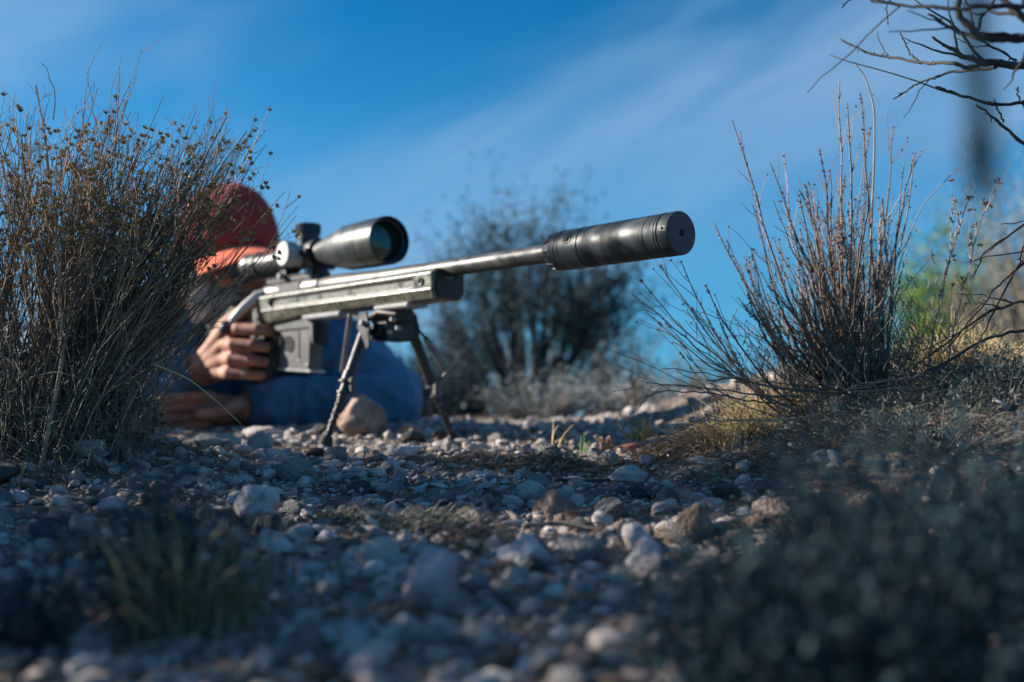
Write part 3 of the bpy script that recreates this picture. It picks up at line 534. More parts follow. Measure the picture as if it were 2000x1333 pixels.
for sg in (1, -1):
    top = np.array((0.522 if sg > 0 else 0.505, sg*0.030, -0.068)); foot = np.array((0.507, sg*0.101 if sg > 0 else -0.108, -BORE+0.006)); d = foot-top
    at = lambda t: top+d*t
    a = Acc(); a.tube([at(0.0), at(0.46)], 0.0072, 14, cap=True); a.tube([at(0.40), at(0.475)], 0.0086, 14, cap=True)
    a.tube([at(0.455), at(0.62)], 0.0062, 14, cap=True); leg = rp('leg', a, M['metal'], bip)
    a = Acc(); a.tube([at(0.6), at(0.97)], 0.0042, 12, cap=True)
    for q in range(7): a.tube([at(0.63+0.045*q), at(0.645+0.045*q)], 0.0054, 12, cap=True)
    rp('lower_leg', a, M['dark'], bip)
    a = Acc(); a.tube([at(0.93), at(0.965), at(1.0), at(1.03)], [0.0055, 0.0085, 0.0098, 0.0085], 14, cap=True); rp('foot', a, M['rubber'], bip)
    a = Acc(); c_ = at(0.47); a.tube([at(0.49), at(0.50)], 0.0108, 16, cap=True); a.box(c_+np.array((-0.016, -0.004, -0.018)), c_+np.array((-0.006, 0.004, 0.004)), 0.0015); a.tube([at(0.575), at(0.59)], 0.0085, 14, cap=True); rp('clamp', a, M['mag'], bip)
    for q in range(4):
        c_ = at(0.66+0.08*q)+np.array((-0.003, sg*0.003+0.004, 0)); a = Acc(); a.ell(c_, (0.0016, 0.0016, 0.0016), None, 8, 6); rp('leg_pin', a, M['steel'], bip)
    # pivot plate
    a = Acc(); a.prism([(0.505, -0.048), (0.522, -0.051), (0.528, -0.067), (0.515, -0.092), (0.505, -0.100), (0.498, -0.096), (0.499, -0.067)], sg*0.0385, sg*0.0415, 'uv', 0.0012); pp = rp('pivot_plate', a, M['metal'], bip, recalc=True)
    a = Acc(); s0 = 0.041 if sg > 0 else -0.047; a.lathe([(s0, 0.0001), (s0, 0.0042), (s0+0.005, 0.0042), (s0+0.006, 0.003), (s0+0.006, 0.0001)], 12, (0.511, -0.064), 's'); rp('bolt', a, M['steel'], bip)
    # coil spring
    if sg > 0: p0 = np.array((0.555, 0.034, -0.052)); p1 = np.array((0.535, 0.058, -0.128))
    else: p0 = np.array((0.490, -0.046, -0.083)); p1 = np.array((0.488, -0.082, -0.125))
    ax_ = p1-p0; ax_ = ax_/np.linalg.norm(ax_); e1 = np.cross(ax_, (1, 0, 0)); e1 /= np.linalg.norm(e1); e2 = np.cross(ax_, e1)
    n = 26*14; tt = np.linspace(0, 1, n); th = tt*26*2*PI
    pts = p0+np.outer(tt, p1-p0)+0.0031*(np.outer(np.cos(th), e1)+np.outer(np.sin(th), e2))
    a = Acc(); a.tube(pts, 0.0011, 5); rp('spring', a, M['spring'], bip)
    a = Acc(); a.tube([p1, (p1+at(0.52))/2, at(0.52)], 0.0018, 6, cap=True); a.ell(p0, (0.004, 0.004, 0.004), None, 12, 8); a.tube([p0, top+np.array((0, 0, 0.012))], 0.0018, 6, cap=True); rp('spring_hook', a, M['metal'], bip)

# ------------------------------------------------------------------ shooter (same u,s,z frame; z up from the ground)
PB = RW(1.10, 0, 0); person = thing('person', 'person in blue shirt and red cap lying prone and aiming the rifle', 'person', tuple(PB), RZ)
POFF = (1.10, 0, 0)
def remesh(acc, name, voxel, smooth_it=5, off=POFF):
    me = acc.mesh(name+'_src', off=off); o = bpy.data.objects.new('tmp', me); C.objects.link(o)
    r = o.modifiers.new('r', 'REMESH'); r.mode = 'VOXEL'; r.voxel_size = voxel; r.use_smooth_shade = True
    if smooth_it: s_ = o.modifiers.new('s', 'SMOOTH'); s_.iterations = smooth_it; s_.factor = 0.5
    dg = bpy.context.evaluated_depsgraph_get(); m2 = bpy.data.meshes.new_from_object(o.evaluated_get(dg)); bpy.data.objects.remove(o); bpy.data.meshes.remove(me)
    m2.name = name
    return m2
H = np.array((1.035, -0.030, 0.312))
def h(f, r, z): return H+np.array((-f, r, z))      # f forward, r to his right, z up
# fine skin pieces: head and both hands
a = Acc()
a.ell(h(-0.012, 0, 0.028), (0.096, 0.075, 0.088)); a.ell(h(0.012, 0, -0.035), (0.074, 0.062, 0.085)); a.ell(h(0.04, 0, -0.095), (0.035, 0.035, 0.028)); a.ell(h(0.0, 0, -0.075), (0.062, 0.054, 0.045))
a.ell(h(0.079, 0, 0.002), (0.012, 0.048, 0.012)); a.ell(h(0.068, 0.036, -0.04), (0.024, 0.022, 0.022)); a.ell(h(0.068, -0.036, -0.04), (0.024, 0.022, 0.022))
a.capsule(h(0.088, 0, -0.012), h(0.108, 0, -0.047), 0.008, 0.012); a.ell(h(0.096, 0.012, -0.052), (0.012, 0.008, 0.008)); a.ell(h(0.096, -0.012, -0.052), (0.012, 0.008, 0.008))
a.ell(h(0.083, 0, -0.075), (0.014, 0.026, 0.0065)); a.ell(h(0.081, 0, -0.087), (0.013, 0.022, 0.007))
for sg in (1, -1):
    a.ell(h(-0.008, sg*0.077, -0.02), (0.018, 0.008, 0.032)); a.ell(h(-0.016, sg*0.082, -0.012), (0.012, 0.006, 0.024)); a.ell(h(0.0, sg*0.078, -0.048), (0.008, 0.006, 0.010))
a.capsule(h(-0.02, 0, -0.06), (1.14, -0.02, 0.185), 0.056, 0.062)
def finger(a, pts, r0, r1):
    n = len(pts)-1
    for q in range(n):
        ra = r0+(r1-r0)*q/n; rb = r0+(r1-r0)*(q+1)/n; a.capsule(pts[q], pts[q+1], ra, rb, 14, 4)
        if q: a.ell(pts[q], (ra*1.08,)*3, None, 12, 8)
# right hand around the grip
zf = [0.172, 0.149, 0.127, 0.106]
for q, z in enumerate(zf):
    kn = (0.880+0.006*q, 0.052-0.002*q, z+0.002); pip = (0.837+0.007*q, 0.057, z); dip = (0.807+0.008*q, 0.040, z-0.002); tip = (0.800+0.008*q, 0.021, z-0.004)
    if q == 0: pip = (0.842, 0.050, z+0.001); dip = (0.812, 0.034, z-0.001); tip = (0.802, 0.016, z-0.003)
    finger(a, [kn, pip, dip, tip], 0.0108-0.0008*(q == 3), 0.0086-0.0006*(q == 3))
    a.ell(kn, (0.0125, 0.0115, 0.0118), None, 12, 8); a.capsule(kn, (0.955, 0.050, 0.118+(z-0.14)*0.35), 0.0118, 0.018)
a.ell((0.918, 0.046, 0.137), (0.038, 0.017, 0.038)); a.capsule((0.955, 0.050, 0.122), (0.985, 0.070, 0.108), 0.026, 0.027)
finger(a, [(0.945, 0.040, 0.150), (0.912, 0.036, 0.182), (0.886, 0.026, 0.200), (0.866, 0.014, 0.208)], 0.016, 0.0098)
a.capsule((0.985, 0.070, 0.108), (1.05, 0.16, 0.07), 0.027, 0.036)
# left hand on the ground
a.capsule((0.952, -0.028, 0.052), (0.945, -0.08, 0.052), 0.028, 0.030)
a.ell((0.955, 0.018, 0.050), (0.027, 0.045, 0.026)); a.capsule((0.952, -0.03, 0.05), (0.955, 0.0, 0.05), 0.026, 0.024)
for q in range(4):
    z = 0.072-0.0155*q; uu = 0.945+0.004*q
    finger(a, [(uu, 0.045, z), (uu-0.002, 0.083-0.003*q, z-0.003), (uu+0.004, 0.108-0.005*q, z-0.004), (uu+0.012, 0.125-0.008*q, z-0.005)], 0.0098, 0.0078)
finger(a, [(0.935, 0.0, 0.058), (0.918, 0.030, 0.050), (0.916, 0.055, 0.044), (0.920, 0.075, 0.042)], 0.014, 0.0098)
body_fine = remesh(a, 'body', 0.0023, 3)
# coarse body under the clothes
b = Acc(); b.capsule((1.05, 0.16, 0.07), (1.13, 0.27, 0.055), 0.036, 0.042); b.capsule((1.13, 0.27, 0.055), (1.16, 0.16, 0.19), 0.044, 0.05)
b.capsule((0.945, -0.08, 0.052), (0.88, -0.255, 0.055), 0.032, 0.042); b.capsule((0.88, -0.255, 0.055), (1.08, -0.18, 0.18), 0.044, 0.052)
b.ell((1.20, 0.0, 0.15), (0.14, 0.19, 0.10)); b.ell((1.45, 0.02, 0.12), (0.20, 0.155, 0.10)); b.ell((1.68, 0.03, 0.12), (0.13, 0.165, 0.105)); b.capsule((1.14, -0.01, 0.19), (1.2, 0, 0.17), 0.07, 0.08)
for sg in (1, -1):
    b.capsule((1.70, 0.03+sg*0.09, 0.10), (2.12, 0.06+sg*0.20, 0.07), 0.078, 0.052); b.capsule((2.12, 0.06+sg*0.20, 0.07), (2.52, 0.08+sg*0.30, 0.06), 0.050, 0.036)
mb = remesh(b, 'body2', 0.009, 3)
bm = bmesh.new(); bm.from_mesh(body_fine); bm.from_mesh(mb); bm.to_mesh(body_fine); bm.free()
for p_ in body_fine.polygons: p_.use_smooth = True
body = obj('body', body_fine, M['skin'], person); body.data.materials.clear(); body.data.materials.append(M['skin'])
# eyes
for sg in (1, -1):
    e = Acc(); e.ell(h(0.076, sg*0.031, -0.014)-np.array(POFF), (0.0115, 0.0125, 0.0125)); obj('eye', e, mat('eye_white', [(0.5, 0.48, 0.45), (0.6, 0.58, 0.55)], 20, 0.2), person)
    e = Acc(); e.ell(h(0.080, sg*0.031, -0.008)-np.array(POFF), (0.011, 0.015, 0.008)); e.ell(h(0.079, sg*0.031, -0.021)-np.array(POFF), (0.010, 0.014, 0.005)); obj('eyelid', e, M['skin'], person)
def noisy(me, amp, k=1.0, seed=0):
    n = len(me.vertices); co = np.empty(n*3); me.vertices.foreach_get('co', co); co = co.reshape(-1, 3)
    no = np.empty(n*3); me.vertices.foreach_get('normal', no); no = no.reshape(-1, 3); r = np.random.default_rng(seed); dsp = np.zeros(n)
    for q in range(9):
        d = r.normal(size=3); d /= np.linalg.norm(d); f = r.uniform(25, 90)*k; w1 = r.normal(size=3)*8*k
        dsp += np.maximum(0, np.sin(co @ d*f+2.5*np.sin(co @ w1)))**2*amp/3.5*r.uniform(0.5, 1)
    me.vertices.foreach_set('co', (co+no*dsp[:, None]).ravel()); me.update()
# shirt
a = Acc()
a.capsule((1.0, 0.090, 0.098), (1.13, 0.27, 0.062), 0.040, 0.056); a.capsule((1.13, 0.27, 0.062), (1.17, 0.15, 0.185), 0.058, 0.072)
a.capsule((0.950, -0.062, 0.054), (0.90, -0.19, 0.056), 0.0385, 0.048); a.capsule((0.90, -0.19, 0.056), (0.895, -0.262, 0.066), 0.048, 0.058)
a.capsule((0.895, -0.262, 0.068), (0.995, -0.225, 0.140), 0.060, 0.074); a.capsule((0.995, -0.225, 0.140), (1.10, -0.15, 0.185), 0.074, 0.085)
a.ell((1.20, 0.0, 0.155), (0.15, 0.205, 0.105)); a.ell((1.45, 0.02, 0.125), (0.21, 0.168, 0.108)); a.ell((1.62, 0.03, 0.12), (0.10, 0.17, 0.11)); a.capsule((1.13, 0.03, 0.165), (1.15, -0.12, 0.165), 0.065, 0.07)
sm = remesh(a, 'shirt', 0.0045, 4); noisy(sm, 0.013, 2.0, 4); shirt = obj('shirt', sm, M['shirt'], person); sm.materials.clear(); sm.materials.append(M['shirt'])
def ring(p, q, r, w, name, m, par):
    p = np.array(p)-np.array(POFF); q = np.array(q)-np.array(POFF); d = (q-p)/np.linalg.norm(q-p); a = Acc()
    a.tube([p-d*0.001, p, p+d*0.002, p+d*w, p+d*(w+0.002)], [r-0.007, r-0.001, r, r, r-0.003], 36); return obj(name, a, m, par)
ring((0.957, -0.024, 0.053), (0.950, -0.062, 0.054), 0.0375, 0.028, 'cuff', M['cuff'], shirt)
ring((0.976, 0.060, 0.112), (1.0, 0.090, 0.098), 0.038, 0.03, 'cuff', M['cuff'], shirt)
ring((0.932, -0.105, 0.055), (0.90, -0.19, 0.056), 0.0445, 0.003, 'seam', M['cuff'], shirt)
a = Acc()
for sg in (1, -1):
    a.capsule((1.70, 0.03+sg*0.085, 0.105), (2.12, 0.06+sg*0.20, 0.08), 0.092, 0.068); a.capsule((2.12, 0.06+sg*0.20, 0.08), (2.46, 0.08+sg*0.29, 0.07), 0.066, 0.056)
a.ell((1.68, 0.03, 0.122), (0.12, 0.178, 0.108))
tm = remesh(a, 'trousers', 0.009, 3); noisy(tm, 0.008, 0.7, 9); obj('trousers', tm, M['trouser'], person); tm.materials.clear(); tm.materials.append(M['trouser'])
for sg in (1, -1):
    a = Acc(); a.capsule((2.46, 0.08+sg*0.29, 0.062), (2.56, 0.08+sg*0.31, 0.065), 0.046, 0.045); a.capsule((2.56, 0.08+sg*0.31, 0.065), (2.62, 0.08+sg*0.42, 0.045), 0.045, 0.038)
    bmsh = remesh(a, 'boot', 0.006, 3); obj('boot', bmsh, M['boot'], person); bmsh.materials.clear(); bmsh.materials.append(M['boot'])
# cap: crown shell with panels and an arched brim
a = Acc(); nu, nv = 72, 20
cz = 0.006; rows = []
for jv in range(nv+1):
    t = jv/nv
    for iu in range(nu):
        th = 2*PI*iu/nu; seam = 1-0.022*math.exp(-((math.fmod(th+PI/6, PI/3)-PI/6)/0.05)**2)
        el = t*PI/2; rr = math.cos(el)**0.75*seam if t < 1 else 0.0
        rows.append(h(-0.008+0.107*rr*math.cos(th), 0.086*rr*math.sin(th), cz+0.003*math.cos(th)+0.117*math.sin(el)**1.05))
V = np.array(rows)-np.array(POFF); i = np.arange(nv)[:, None]*nu; j = np.arange(nu)[None]; k = (j+1) % nu
a.add(V, np.stack([i+j, i+k, i+nu+k, i+nu+j], -1).reshape(-1, 4)); cap = obj('cap', a, M['cap'], person, angle=60, recalc=True)
m_ = cap.modifiers.new('thickness', 'SOLIDIFY'); m_.thickness = 0.0025
for q in range(6):
    th = 2*PI*q/6; a = Acc(); pts = []
    for t in np.linspace(0.02, 0.98, 16):
        el = t*PI/2; rr = math.cos(el)**0.75*0.985; pts.append(h(-0.008+0.107*rr*math.cos(th), 0.086*rr*math.sin(th), cz+0.003*math.cos(th)+0.117*math.sin(el)**1.05)-np.array(POFF))
    a.tube(pts, 0.0014, 6); obj('seam', a, M['cap'], cap, angle=None)
    if q in (0, 1, 2, 3, 4, 5):
        el = 0.98; rr = math.cos(el)**0.75; th += PI/6; a = Acc(); a.ell(h(-0.008+0.107*rr*math.cos(th), 0.086*rr*math.sin(th), cz+0.117*math.sin(el)**1.05)-np.array(POFF), (0.0032, 0.0032, 0.0032), None, 10, 8); obj('eyelet', a, M['dark'], cap, angle=None)
a = Acc(); a.ell(h(-0.008, 0, cz+0.118)-np.array(POFF), (0.007, 0.007, 0.004)); obj('cap_button', a, M['cap'], cap)
a = Acc(); rows = []; nu, nv = 40, 14
for iv in range(nv+1):
    t = iv/nv
    for iu in range(nu+1):
        th = -1.25+2.5*iu/nu; x0 = -0.008+0.104*math.cos(th); y0 = 0.084*math.sin(th); ext = 0.074*math.cos(th*0.95)**0.8
        x1 = x0+ext*t; y1 = y0*(1+0.02*t); rows.append(h(x1, y1, cz+0.004-0.030*(abs(y1)/0.08)**2.0-0.016*t-0.006*t*t))
V = np.array(rows)-np.array(POFF); i = np.arange(nv)[:, None]*(nu+1); j = np.arange(nu)[None]
a.add(V, np.stack([i+j, i+j+1, i+nu+j+2, i+nu+j+1], -1).reshape(-1, 4)); br = obj('brim', a, M['brim'], cap, recalc=True); m_ = br.modifiers.new('thickness', 'SOLIDIFY'); m_.thickness = 0.003
# grey beard and side hair: short hair strands over the jaw
a = Acc(); r = np.random.default_rng(5)
for q in range(5200):
    side = r.choice((-1, 1)); t = r.random()
    if r.random() < 0.72:
        ang = r.uniform(-1.75, 1.75); zc = r.uniform(-0.118, -0.060) if abs(ang) < 1.0 else r.uniform(-0.105, -0.015)
        if abs(ang) < 0.5 and -0.092 < zc < -0.068: continue
        f_ = 0.012+0.066*math.cos(ang)*(1-max(0, -zc-0.08)*6); r_ = 0.066*math.sin(ang)*(1-max(0, -zc-0.07)*5)
    else: f_ = r.uniform(-0.075, -0.005); r_ = side*(0.073-abs(f_+0.02)*0.15); zc = r.uniform(-0.06, 0.012)
    p0 = h(f_, r_, zc)-np.array(POFF); n_ = np.array((-f_*0.6, r_, -0.03)); n_ /= np.linalg.norm(n_)
    L_ = r.uniform(0.008, 0.017); p1 = p0+n_*L_*0.6+np.array((0, 0, -L_*0.3))+r.normal(size=3)*0.0015; p2 = p1+n_*L_*0.2+np.array((0, 0, -L_*0.6))+r.normal(size=3)*0.002
    a.tube([p0, p1, p2], [0.0005, 0.0005, 0.0002], 3)
obj('beard', a, M['beard'], person, kind='stuff')

# ------------------------------------------------------------------ plants
def wig(r, n, amp):
    w_ = r.normal(size=(n, 3)).cumsum(0); w_ -= np.linspace(0, 1, n)[:, None]*w_[-1]; return w_*amp
def stem_pts(r, p0, p1, n=10, bow=0.0, wob=0.0012, bowdir=None):
    t = np.linspace(0, 1, n)[:, None]; p = p0*(1-t)+p1*t
    bd = np.array((0, 0, 1.0)) if bowdir is None else bowdir
    return p+bd*bow*np.sin(t*PI)+wig(r, n, wob)*np.minimum(1, t*3)
def spikes(acc, r, c, n, L, wd, up=None):
    d = r.normal(size=(n, 3)); d /= np.linalg.norm(d, axis=1, keepdims=True)
    if up is not None: d = d*0.8+up; d /= np.linalg.norm(d, axis=1, keepdims=True)
    sd_ = np.cross(d, r.normal(size=(n, 3))); sd_ /= np.linalg.norm(sd_, axis=1, keepdims=True); e = np.cross(d, sd_); ln = L*r.uniform(0.6, 1.1, (n, 1))
    v = np.stack([c-sd_*wd*0.4, c+sd_*wd*0.4, c+d*ln*0.6+e*wd, c+d*ln], 1).reshape(-1, 3); b_ = np.arange(n)[:, None]*4
    f_ = np.concatenate([b_+np.array((0, 1, 2)), b_+np.array((0, 2, 3)), b_+np.array((1, 3, 2))]); acc.add(v, None, f_, np.repeat(r.random(n)*0.5+r.random()*0.5, 4))
def leaves(acc, r, pts, L, wd, dirs=None, tone=None):
    n = len(pts); d = r.normal(size=(n, 3)) if dirs is None else dirs+r.normal(size=(n, 3))*0.6
    d /= np.linalg.norm(d, axis=1, keepdims=True); s_ = np.cross(d, r.normal(size=(n, 3))); s_ /= np.linalg.norm(s_, axis=1, keepdims=True); e = np.cross(d, s_)
    ln = L*r.uniform(0.5, 1.3, (n, 1)); wv = wd*r.uniform(0.6, 1.2, (n, 1))
    v = np.stack([pts, pts+d*ln*0.5+s_*wv*0.5+e*wv*0.15, pts+d*ln, pts+d*ln*0.5-s_*wv*0.5+e*wv*0.15], 1).reshape(-1, 3); b_ = np.arange(n)[:, None]*4
    tn = r.random(n) if tone is None else np.clip(tone+r.normal(size=n)*0.15, 0, 1)
    acc.add(v, None, np.concatenate([b_+np.array((0, 1, 2)), b_+np.array((0, 2, 3))]), np.repeat(tn, 4))

def env(a_deg):   # visual stalk length (m) of the left bush by lean angle
    return np.interp(a_deg, [-60, -30, -5, 0, 12, 25, 35, 45, 55, 66, 80], [0.20, 0.30, 0.345, 0.35, 0.355, 0.36, 0.36, 0.33, 0.225, 0.14, 0.1])
lb0 = np.array((-0.49, 1.18)); lbz = float(G(*lb0))
bush = thing('dry_bush', 'tall dry bush with yellow brown flower heads in front of the shooter, left', 'bush', (lb0[0], lb0[1], lbz))
r = np.random.default_rng(11); fl = Acc(); tw = Acc(); nst = 370
for q in range(nst):
    ang = r.choice([r.uniform(-50, 0), r.uniform(-12, 30), r.uniform(12, 50), r.uniform(38, 68)], p=[0.14, 0.33, 0.46, 0.07])
    bx = lb0[0]+r.normal()*0.045+ang*0.0013; by = lb0[1]+r.normal()*0.04
    L_ = env(ang)*r.uniform(0.72, 1.06)*(1 if r.random() < 0.85 else r.uniform(0.5, 0.8)); ya = r.normal()*0.15
    a_ = math.radians(ang); p0 = np.array((bx, by, float(G(bx, by))-0.004)); p1 = p0+L_*np.array((math.sin(a_), ya*0.8, math.cos(a_)))
    pts = stem_pts(r, p0, p1, 12, bow=r.normal()*0.006, wob=0.0016, bowdir=np.array((-1, 0, 0.3)))
    qx, qy = proj(pts)      # the plant ends left of the hand and the magazine
    if (qx > np.interp(qy, [380, 545, 600, 650, 740, 860], [600, 535, 475, 430, 355, 310])).any() and (r.random() < 0.90 or ang > 58): continue
    if (qx > 45+np.interp(qy, [380, 545, 600, 650, 740, 860], [600, 535, 475, 430, 355, 310])).any(): continue
    if ((qx > 385) & (qx < 545) & (qy > 450) & (qy < 640)).any() and r.random() < 0.55: continue
    st = Acc(); rr0 = r.uniform(0.0008, 0.0015); st.tube(pts, np.linspace(rr0, 0.00032, 12), 4)
    if r.random() < 0.08: st = Acc(); st.tube(pts, np.linspace(0.0026, 0.0007, 12), 5)
    dirm = (p1-p0)/L_
    for b2 in range(r.integers(4, 9)):
        t0 = r.uniform(0.3, 0.93); k0 = t0*11; pa = pts[int(k0)]; Lb = r.uniform(0.035, 0.12)*(1.15-t0*0.5)
        dd = dirm+r.normal(size=3)*np.array((0.30, 0.3, 0.18)); dd /= np.linalg.norm(dd)
        pb = pa+dd*Lb; pp_ = stem_pts(r, pa, pb, 6, bow=r.normal()*0.004, wob=0.0011); st.tube(pp_, np.linspace(0.00060, 0.00026, 6), 3)
        for c2 in range(r.integers(1, 4)):
            pc = pp_[r.integers(2, 6)]; d3 = dd+r.normal(size=3)*0.4; d3 /= np.linalg.norm(d3); L3 = r.uniform(0.01, 0.04)
            q3 = stem_pts(r, pc, pc+d3*L3, 4, wob=0.0006)
            ex, ey = proj(q3[-1])
            if ey > 440 and ex > 380 and r.random() < 0.8: continue
            st.tube(q3, np.linspace(0.00042, 0.00022, 4), 3)
            tipz = q3[-1][2]; zone = 1 if 0.17 < tipz-lbz < 0.345 else 0
            if zone and r.random() < 0.26: spikes(fl, r, q3[-1], 22, 0.0049, 0.0011, up=dd)
        if 0.15 < pb[2]-lbz < 0.33 and r.random() < 0.22:
            for c2 in range(r.integers(2, 5)): spikes(fl, r, pb+r.normal(size=3)*0.0045, 24, 0.0052, 0.0012, up=dd)
        for c2 in range(3):   # tiny dried leaves
            leaves(tw, r, pp_[r.integers(1, 6)][None]+r.normal(size=(1, 3))*0.0006, 0.006, 0.0009)
    obj('stalk', st, M['stem'], bush, angle=None, off=(lb0[0], lb0[1], lbz))
obj('flower_heads', fl, M['flower'], bush, smooth=False, angle=None, kind='stuff', off=(lb0[0], lb0[1], lbz))
cu = Acc()
for q in range(4200):     # curled grey leaves and fine twigs in the lower bush
    z = abs(r.normal())*0.055; x = lb0[0]+r.normal()*0.085+z*0.35; y = lb0[1]+r.normal()*0.06-0.01; g = float(G(x, y))
    c = np.array((x-0.015, y, g+0.004+z))
    if proj(c)[0] > 330-0.25*(860-proj(c)[1])*(-1): continue
    R_ = r.uniform(0.002, 0.008); e1 = r.normal(size=3); e1 /= np.linalg.norm(e1); e2 = np.cross(e1, r.normal(size=3)); e2 /= np.linalg.norm(e2)
    th = np.linspace(0, r.uniform(1.5, 4.5), 6); cu.tube(c+R_*(np.outer(np.cos(th), e1)+np.outer(np.sin(th), e2))+np.outer(th, (0, 0, 0.0015)), np.linspace(0.00055, 0.0002, 6), 3, r.random())
for q in range(700):
    x = lb0[0]+r.normal()*0.10+0.02; y = lb0[1]+r.normal()*0.06; g = float(G(x, y)); a_ = r.uniform(-0.9, 0.8); p0 = np.array((x, y, g))
    if proj(p0)[0] > 260: continue
    L_ = r.uniform(0.04, 0.13)
    cu.tube(stem_pts(r, p0, p0+L_*np.array((math.sin(a_), r.normal()*0.3, math.cos(a_))), 7, bow=r.normal()*0.008, wob=0.002), np.linspace(0.0007, 0.0003, 7), 3, r.random())
obj('curled_leaves', cu, M['curl'], bush, angle=None, kind='stuff', off=(lb0[0], lb0[1], lbz)); obj('dried_leaves', tw, M['curl'], bush, smooth=False, angle=None, kind='stuff', off=(lb0[0], lb0[1], lbz))
# single long pale grass blades by the bush and the bare twig above it
def blade(name, pts, rad, m, label, par, sides=4):
    p = np.array([P(*q) for q in pts]); t = np.linspace(0, 1, len(p)); ti = np.linspace(0, 1, 5*len(p)); pi = np.stack([np.interp(ti, t, p[:, k]) for k in range(3)], -1)
    for _ in range(3): pi[1:-1] = (pi[:-2]+2*pi[1:-1]+pi[2:])/4
    a = Acc(); a.tube(pi-p[0], np.linspace(rad, rad*0.45, len(pi)), sides, 0.6); o = obj(name, a, m, par, angle=None); o.location = Vector(p[0])-par.location; o['label'] = label; return o
blade('grass_blade', [(300, 712, 1.1), (370, 740, 1.1), (430, 790, 1.1), (470, 828, 1.1)], 0.0009, M['straw'], 'long pale grass blade crossing over the left hand down to the stones', bush)
blade('grass_blade', [(60, 738, 1.08), (110, 726, 1.08), (160, 740, 1.08), (200, 742, 1.08)], 0.0009, M['curl'], 'pale arched grass blade low across the left bush', bush)
blade('grass_blade', [(310, 705, 1.1), (300, 770, 1.1), (312, 820, 1.1), (306, 862, 1.1)], 0.0008, M['curl'], 'thin pale grass blade hanging down at the right foot of the left bush', bush)
blade('bare_twig', [(104, 235, 1.2), (108, 200, 1.2), (106, 172, 1.2), (96, 155, 1.2), (92, 132, 1.2), (80, 124, 1.2)], 0.0008, M['stem'], 'thin crooked twig rising above the flower heads at the top left', bush)

# right bush: stalks through the tips seen in the photograph
rb0 = P(1670, 765, 1.24); rbz = float(G(rb0[0], rb0[1])); rb0[2] = rbz
rbush = thing('dry_bush', 'open dry bush with reddish upright stalks right of the suppressor', 'bush', tuple(rb0))
r = np.random.default_rng(21); sd_acc = Acc()
tips = [(1640, 155), (1655, 200), (1600, 290), (1505, 320), (1430, 235), (1445, 260), (1530, 300), (1590, 430), (1470, 400), (1395, 435), (1330, 510), (1290, 518), (1250, 545), (1235, 575), (1262, 610), (1745, 250), (1765, 325), (1785, 300), (1722, 395), (1700, 250), (1680, 180), (1560, 370), (1540, 420), (1420, 470), (1480, 450), (1510, 390), (1380, 560), (1350, 600), (1300, 630), (1330, 690), (1620, 330), (1650, 340), (1690, 320), (1635, 420), (1668, 430), (1710, 470), (1740, 480), (1765, 520), (1600, 500), (1575, 540), (1440, 520), (1400, 610), (1500, 560), (1545, 600)]
for q in range(74): 
    a_ = r.uniform(-1.12, 0.26); L_ = r.uniform(200, 430)*(1-0.25*abs(a_)); tips.append((1670+L_*math.sin(a_), 765-L_*math.cos(a_)*1.05))
for q, (tx, ty) in enumerate(tips):
    D = 1.24+r.normal()*0.045; bx = 1672+(tx-1650)*0.22+r.normal()*28; p0 = P(bx, 760, 1.24+r.normal()*0.03); p0[2] = float(G(p0[0], p0[1]))-0.003
    p1 = P(tx, ty, D); vis = (p1-p0); L_ = np.linalg.norm(vis); pts = stem_pts(r, p0, p1, 14, bow=-0.02*(tx < 1500)+r.normal()*0.006, wob=0.0014, bowdir=np.array((0.35, 0, 1.0)))
    st = Acc(); st.tube(pts, np.linspace(r.uniform(0.0012, 0.0021), 0.0005, 14), 4)
    dm = vis/L_
    for b2 in range(r.integers(4, 10)):
        t0 = r.uniform(0.35, 0.97); pa = pts[int(t0*13)]; dd = dm+r.normal(size=3)*np.array((0.32, 0.3, 0.2)); dd /= np.linalg.norm(dd); Lb = r.uniform(0.02, 0.075)*(1.2-0.5*t0)
        pp_ = stem_pts(r, pa, pa+dd*Lb, 6, wob=0.0009); st.tube(pp_, np.linspace(0.0006, 0.00028, 6), 3)
        if r.random() < 0.35: spikes(sd_acc, r, pp_[-1], 7, 0.0032, 0.0010, up=dd)
    heads = r.random() < 0.6
    for b2 in range(r.integers(14, 40)):
        t0 = r.uniform(0.15, 1.0); k0 = min(12, int(t0*13)); fr = t0*13-k0; pa = pts[k0]*(1-fr)+pts[k0+1]*fr
        spikes(sd_acc, r, pa, r.integers(2, 5) if not (heads and t0 > 0.85) else 7, 0.0034, 0.0010, up=dm)
    obj('stalk', st, M['redstem'] if r.random() < 0.5 else M['graystem'], rbush, angle=None, off=rb0)
obj('seed_heads', sd_acc, M['seed'], rbush, smooth=False, angle=None, kind='stuff', off=rb0)
cu = Acc()
for q in range(2600):
    z = abs(r.normal())*0.05; x = rb0[0]+r.normal()*0.055-z*0.15; y = rb0[1]+r.normal()*0.05; g = float(G(x, y)); c = np.array((x, y, g+z))
    d = np.array((-0.3+r.normal()*0.5, r.normal()*0.4, 1.0)); d /= np.linalg.norm(d); cu.tube(stem_pts(r, c, c+d*r.uniform(0.006, 0.03), 4, wob=0.0012), [0.0006, 0.0005, 0.0004, 0.0002], 3, r.random()*0.7)
obj('basal_leaves', cu, M['curl'], rbush, angle=None, kind='stuff', off=rb0)
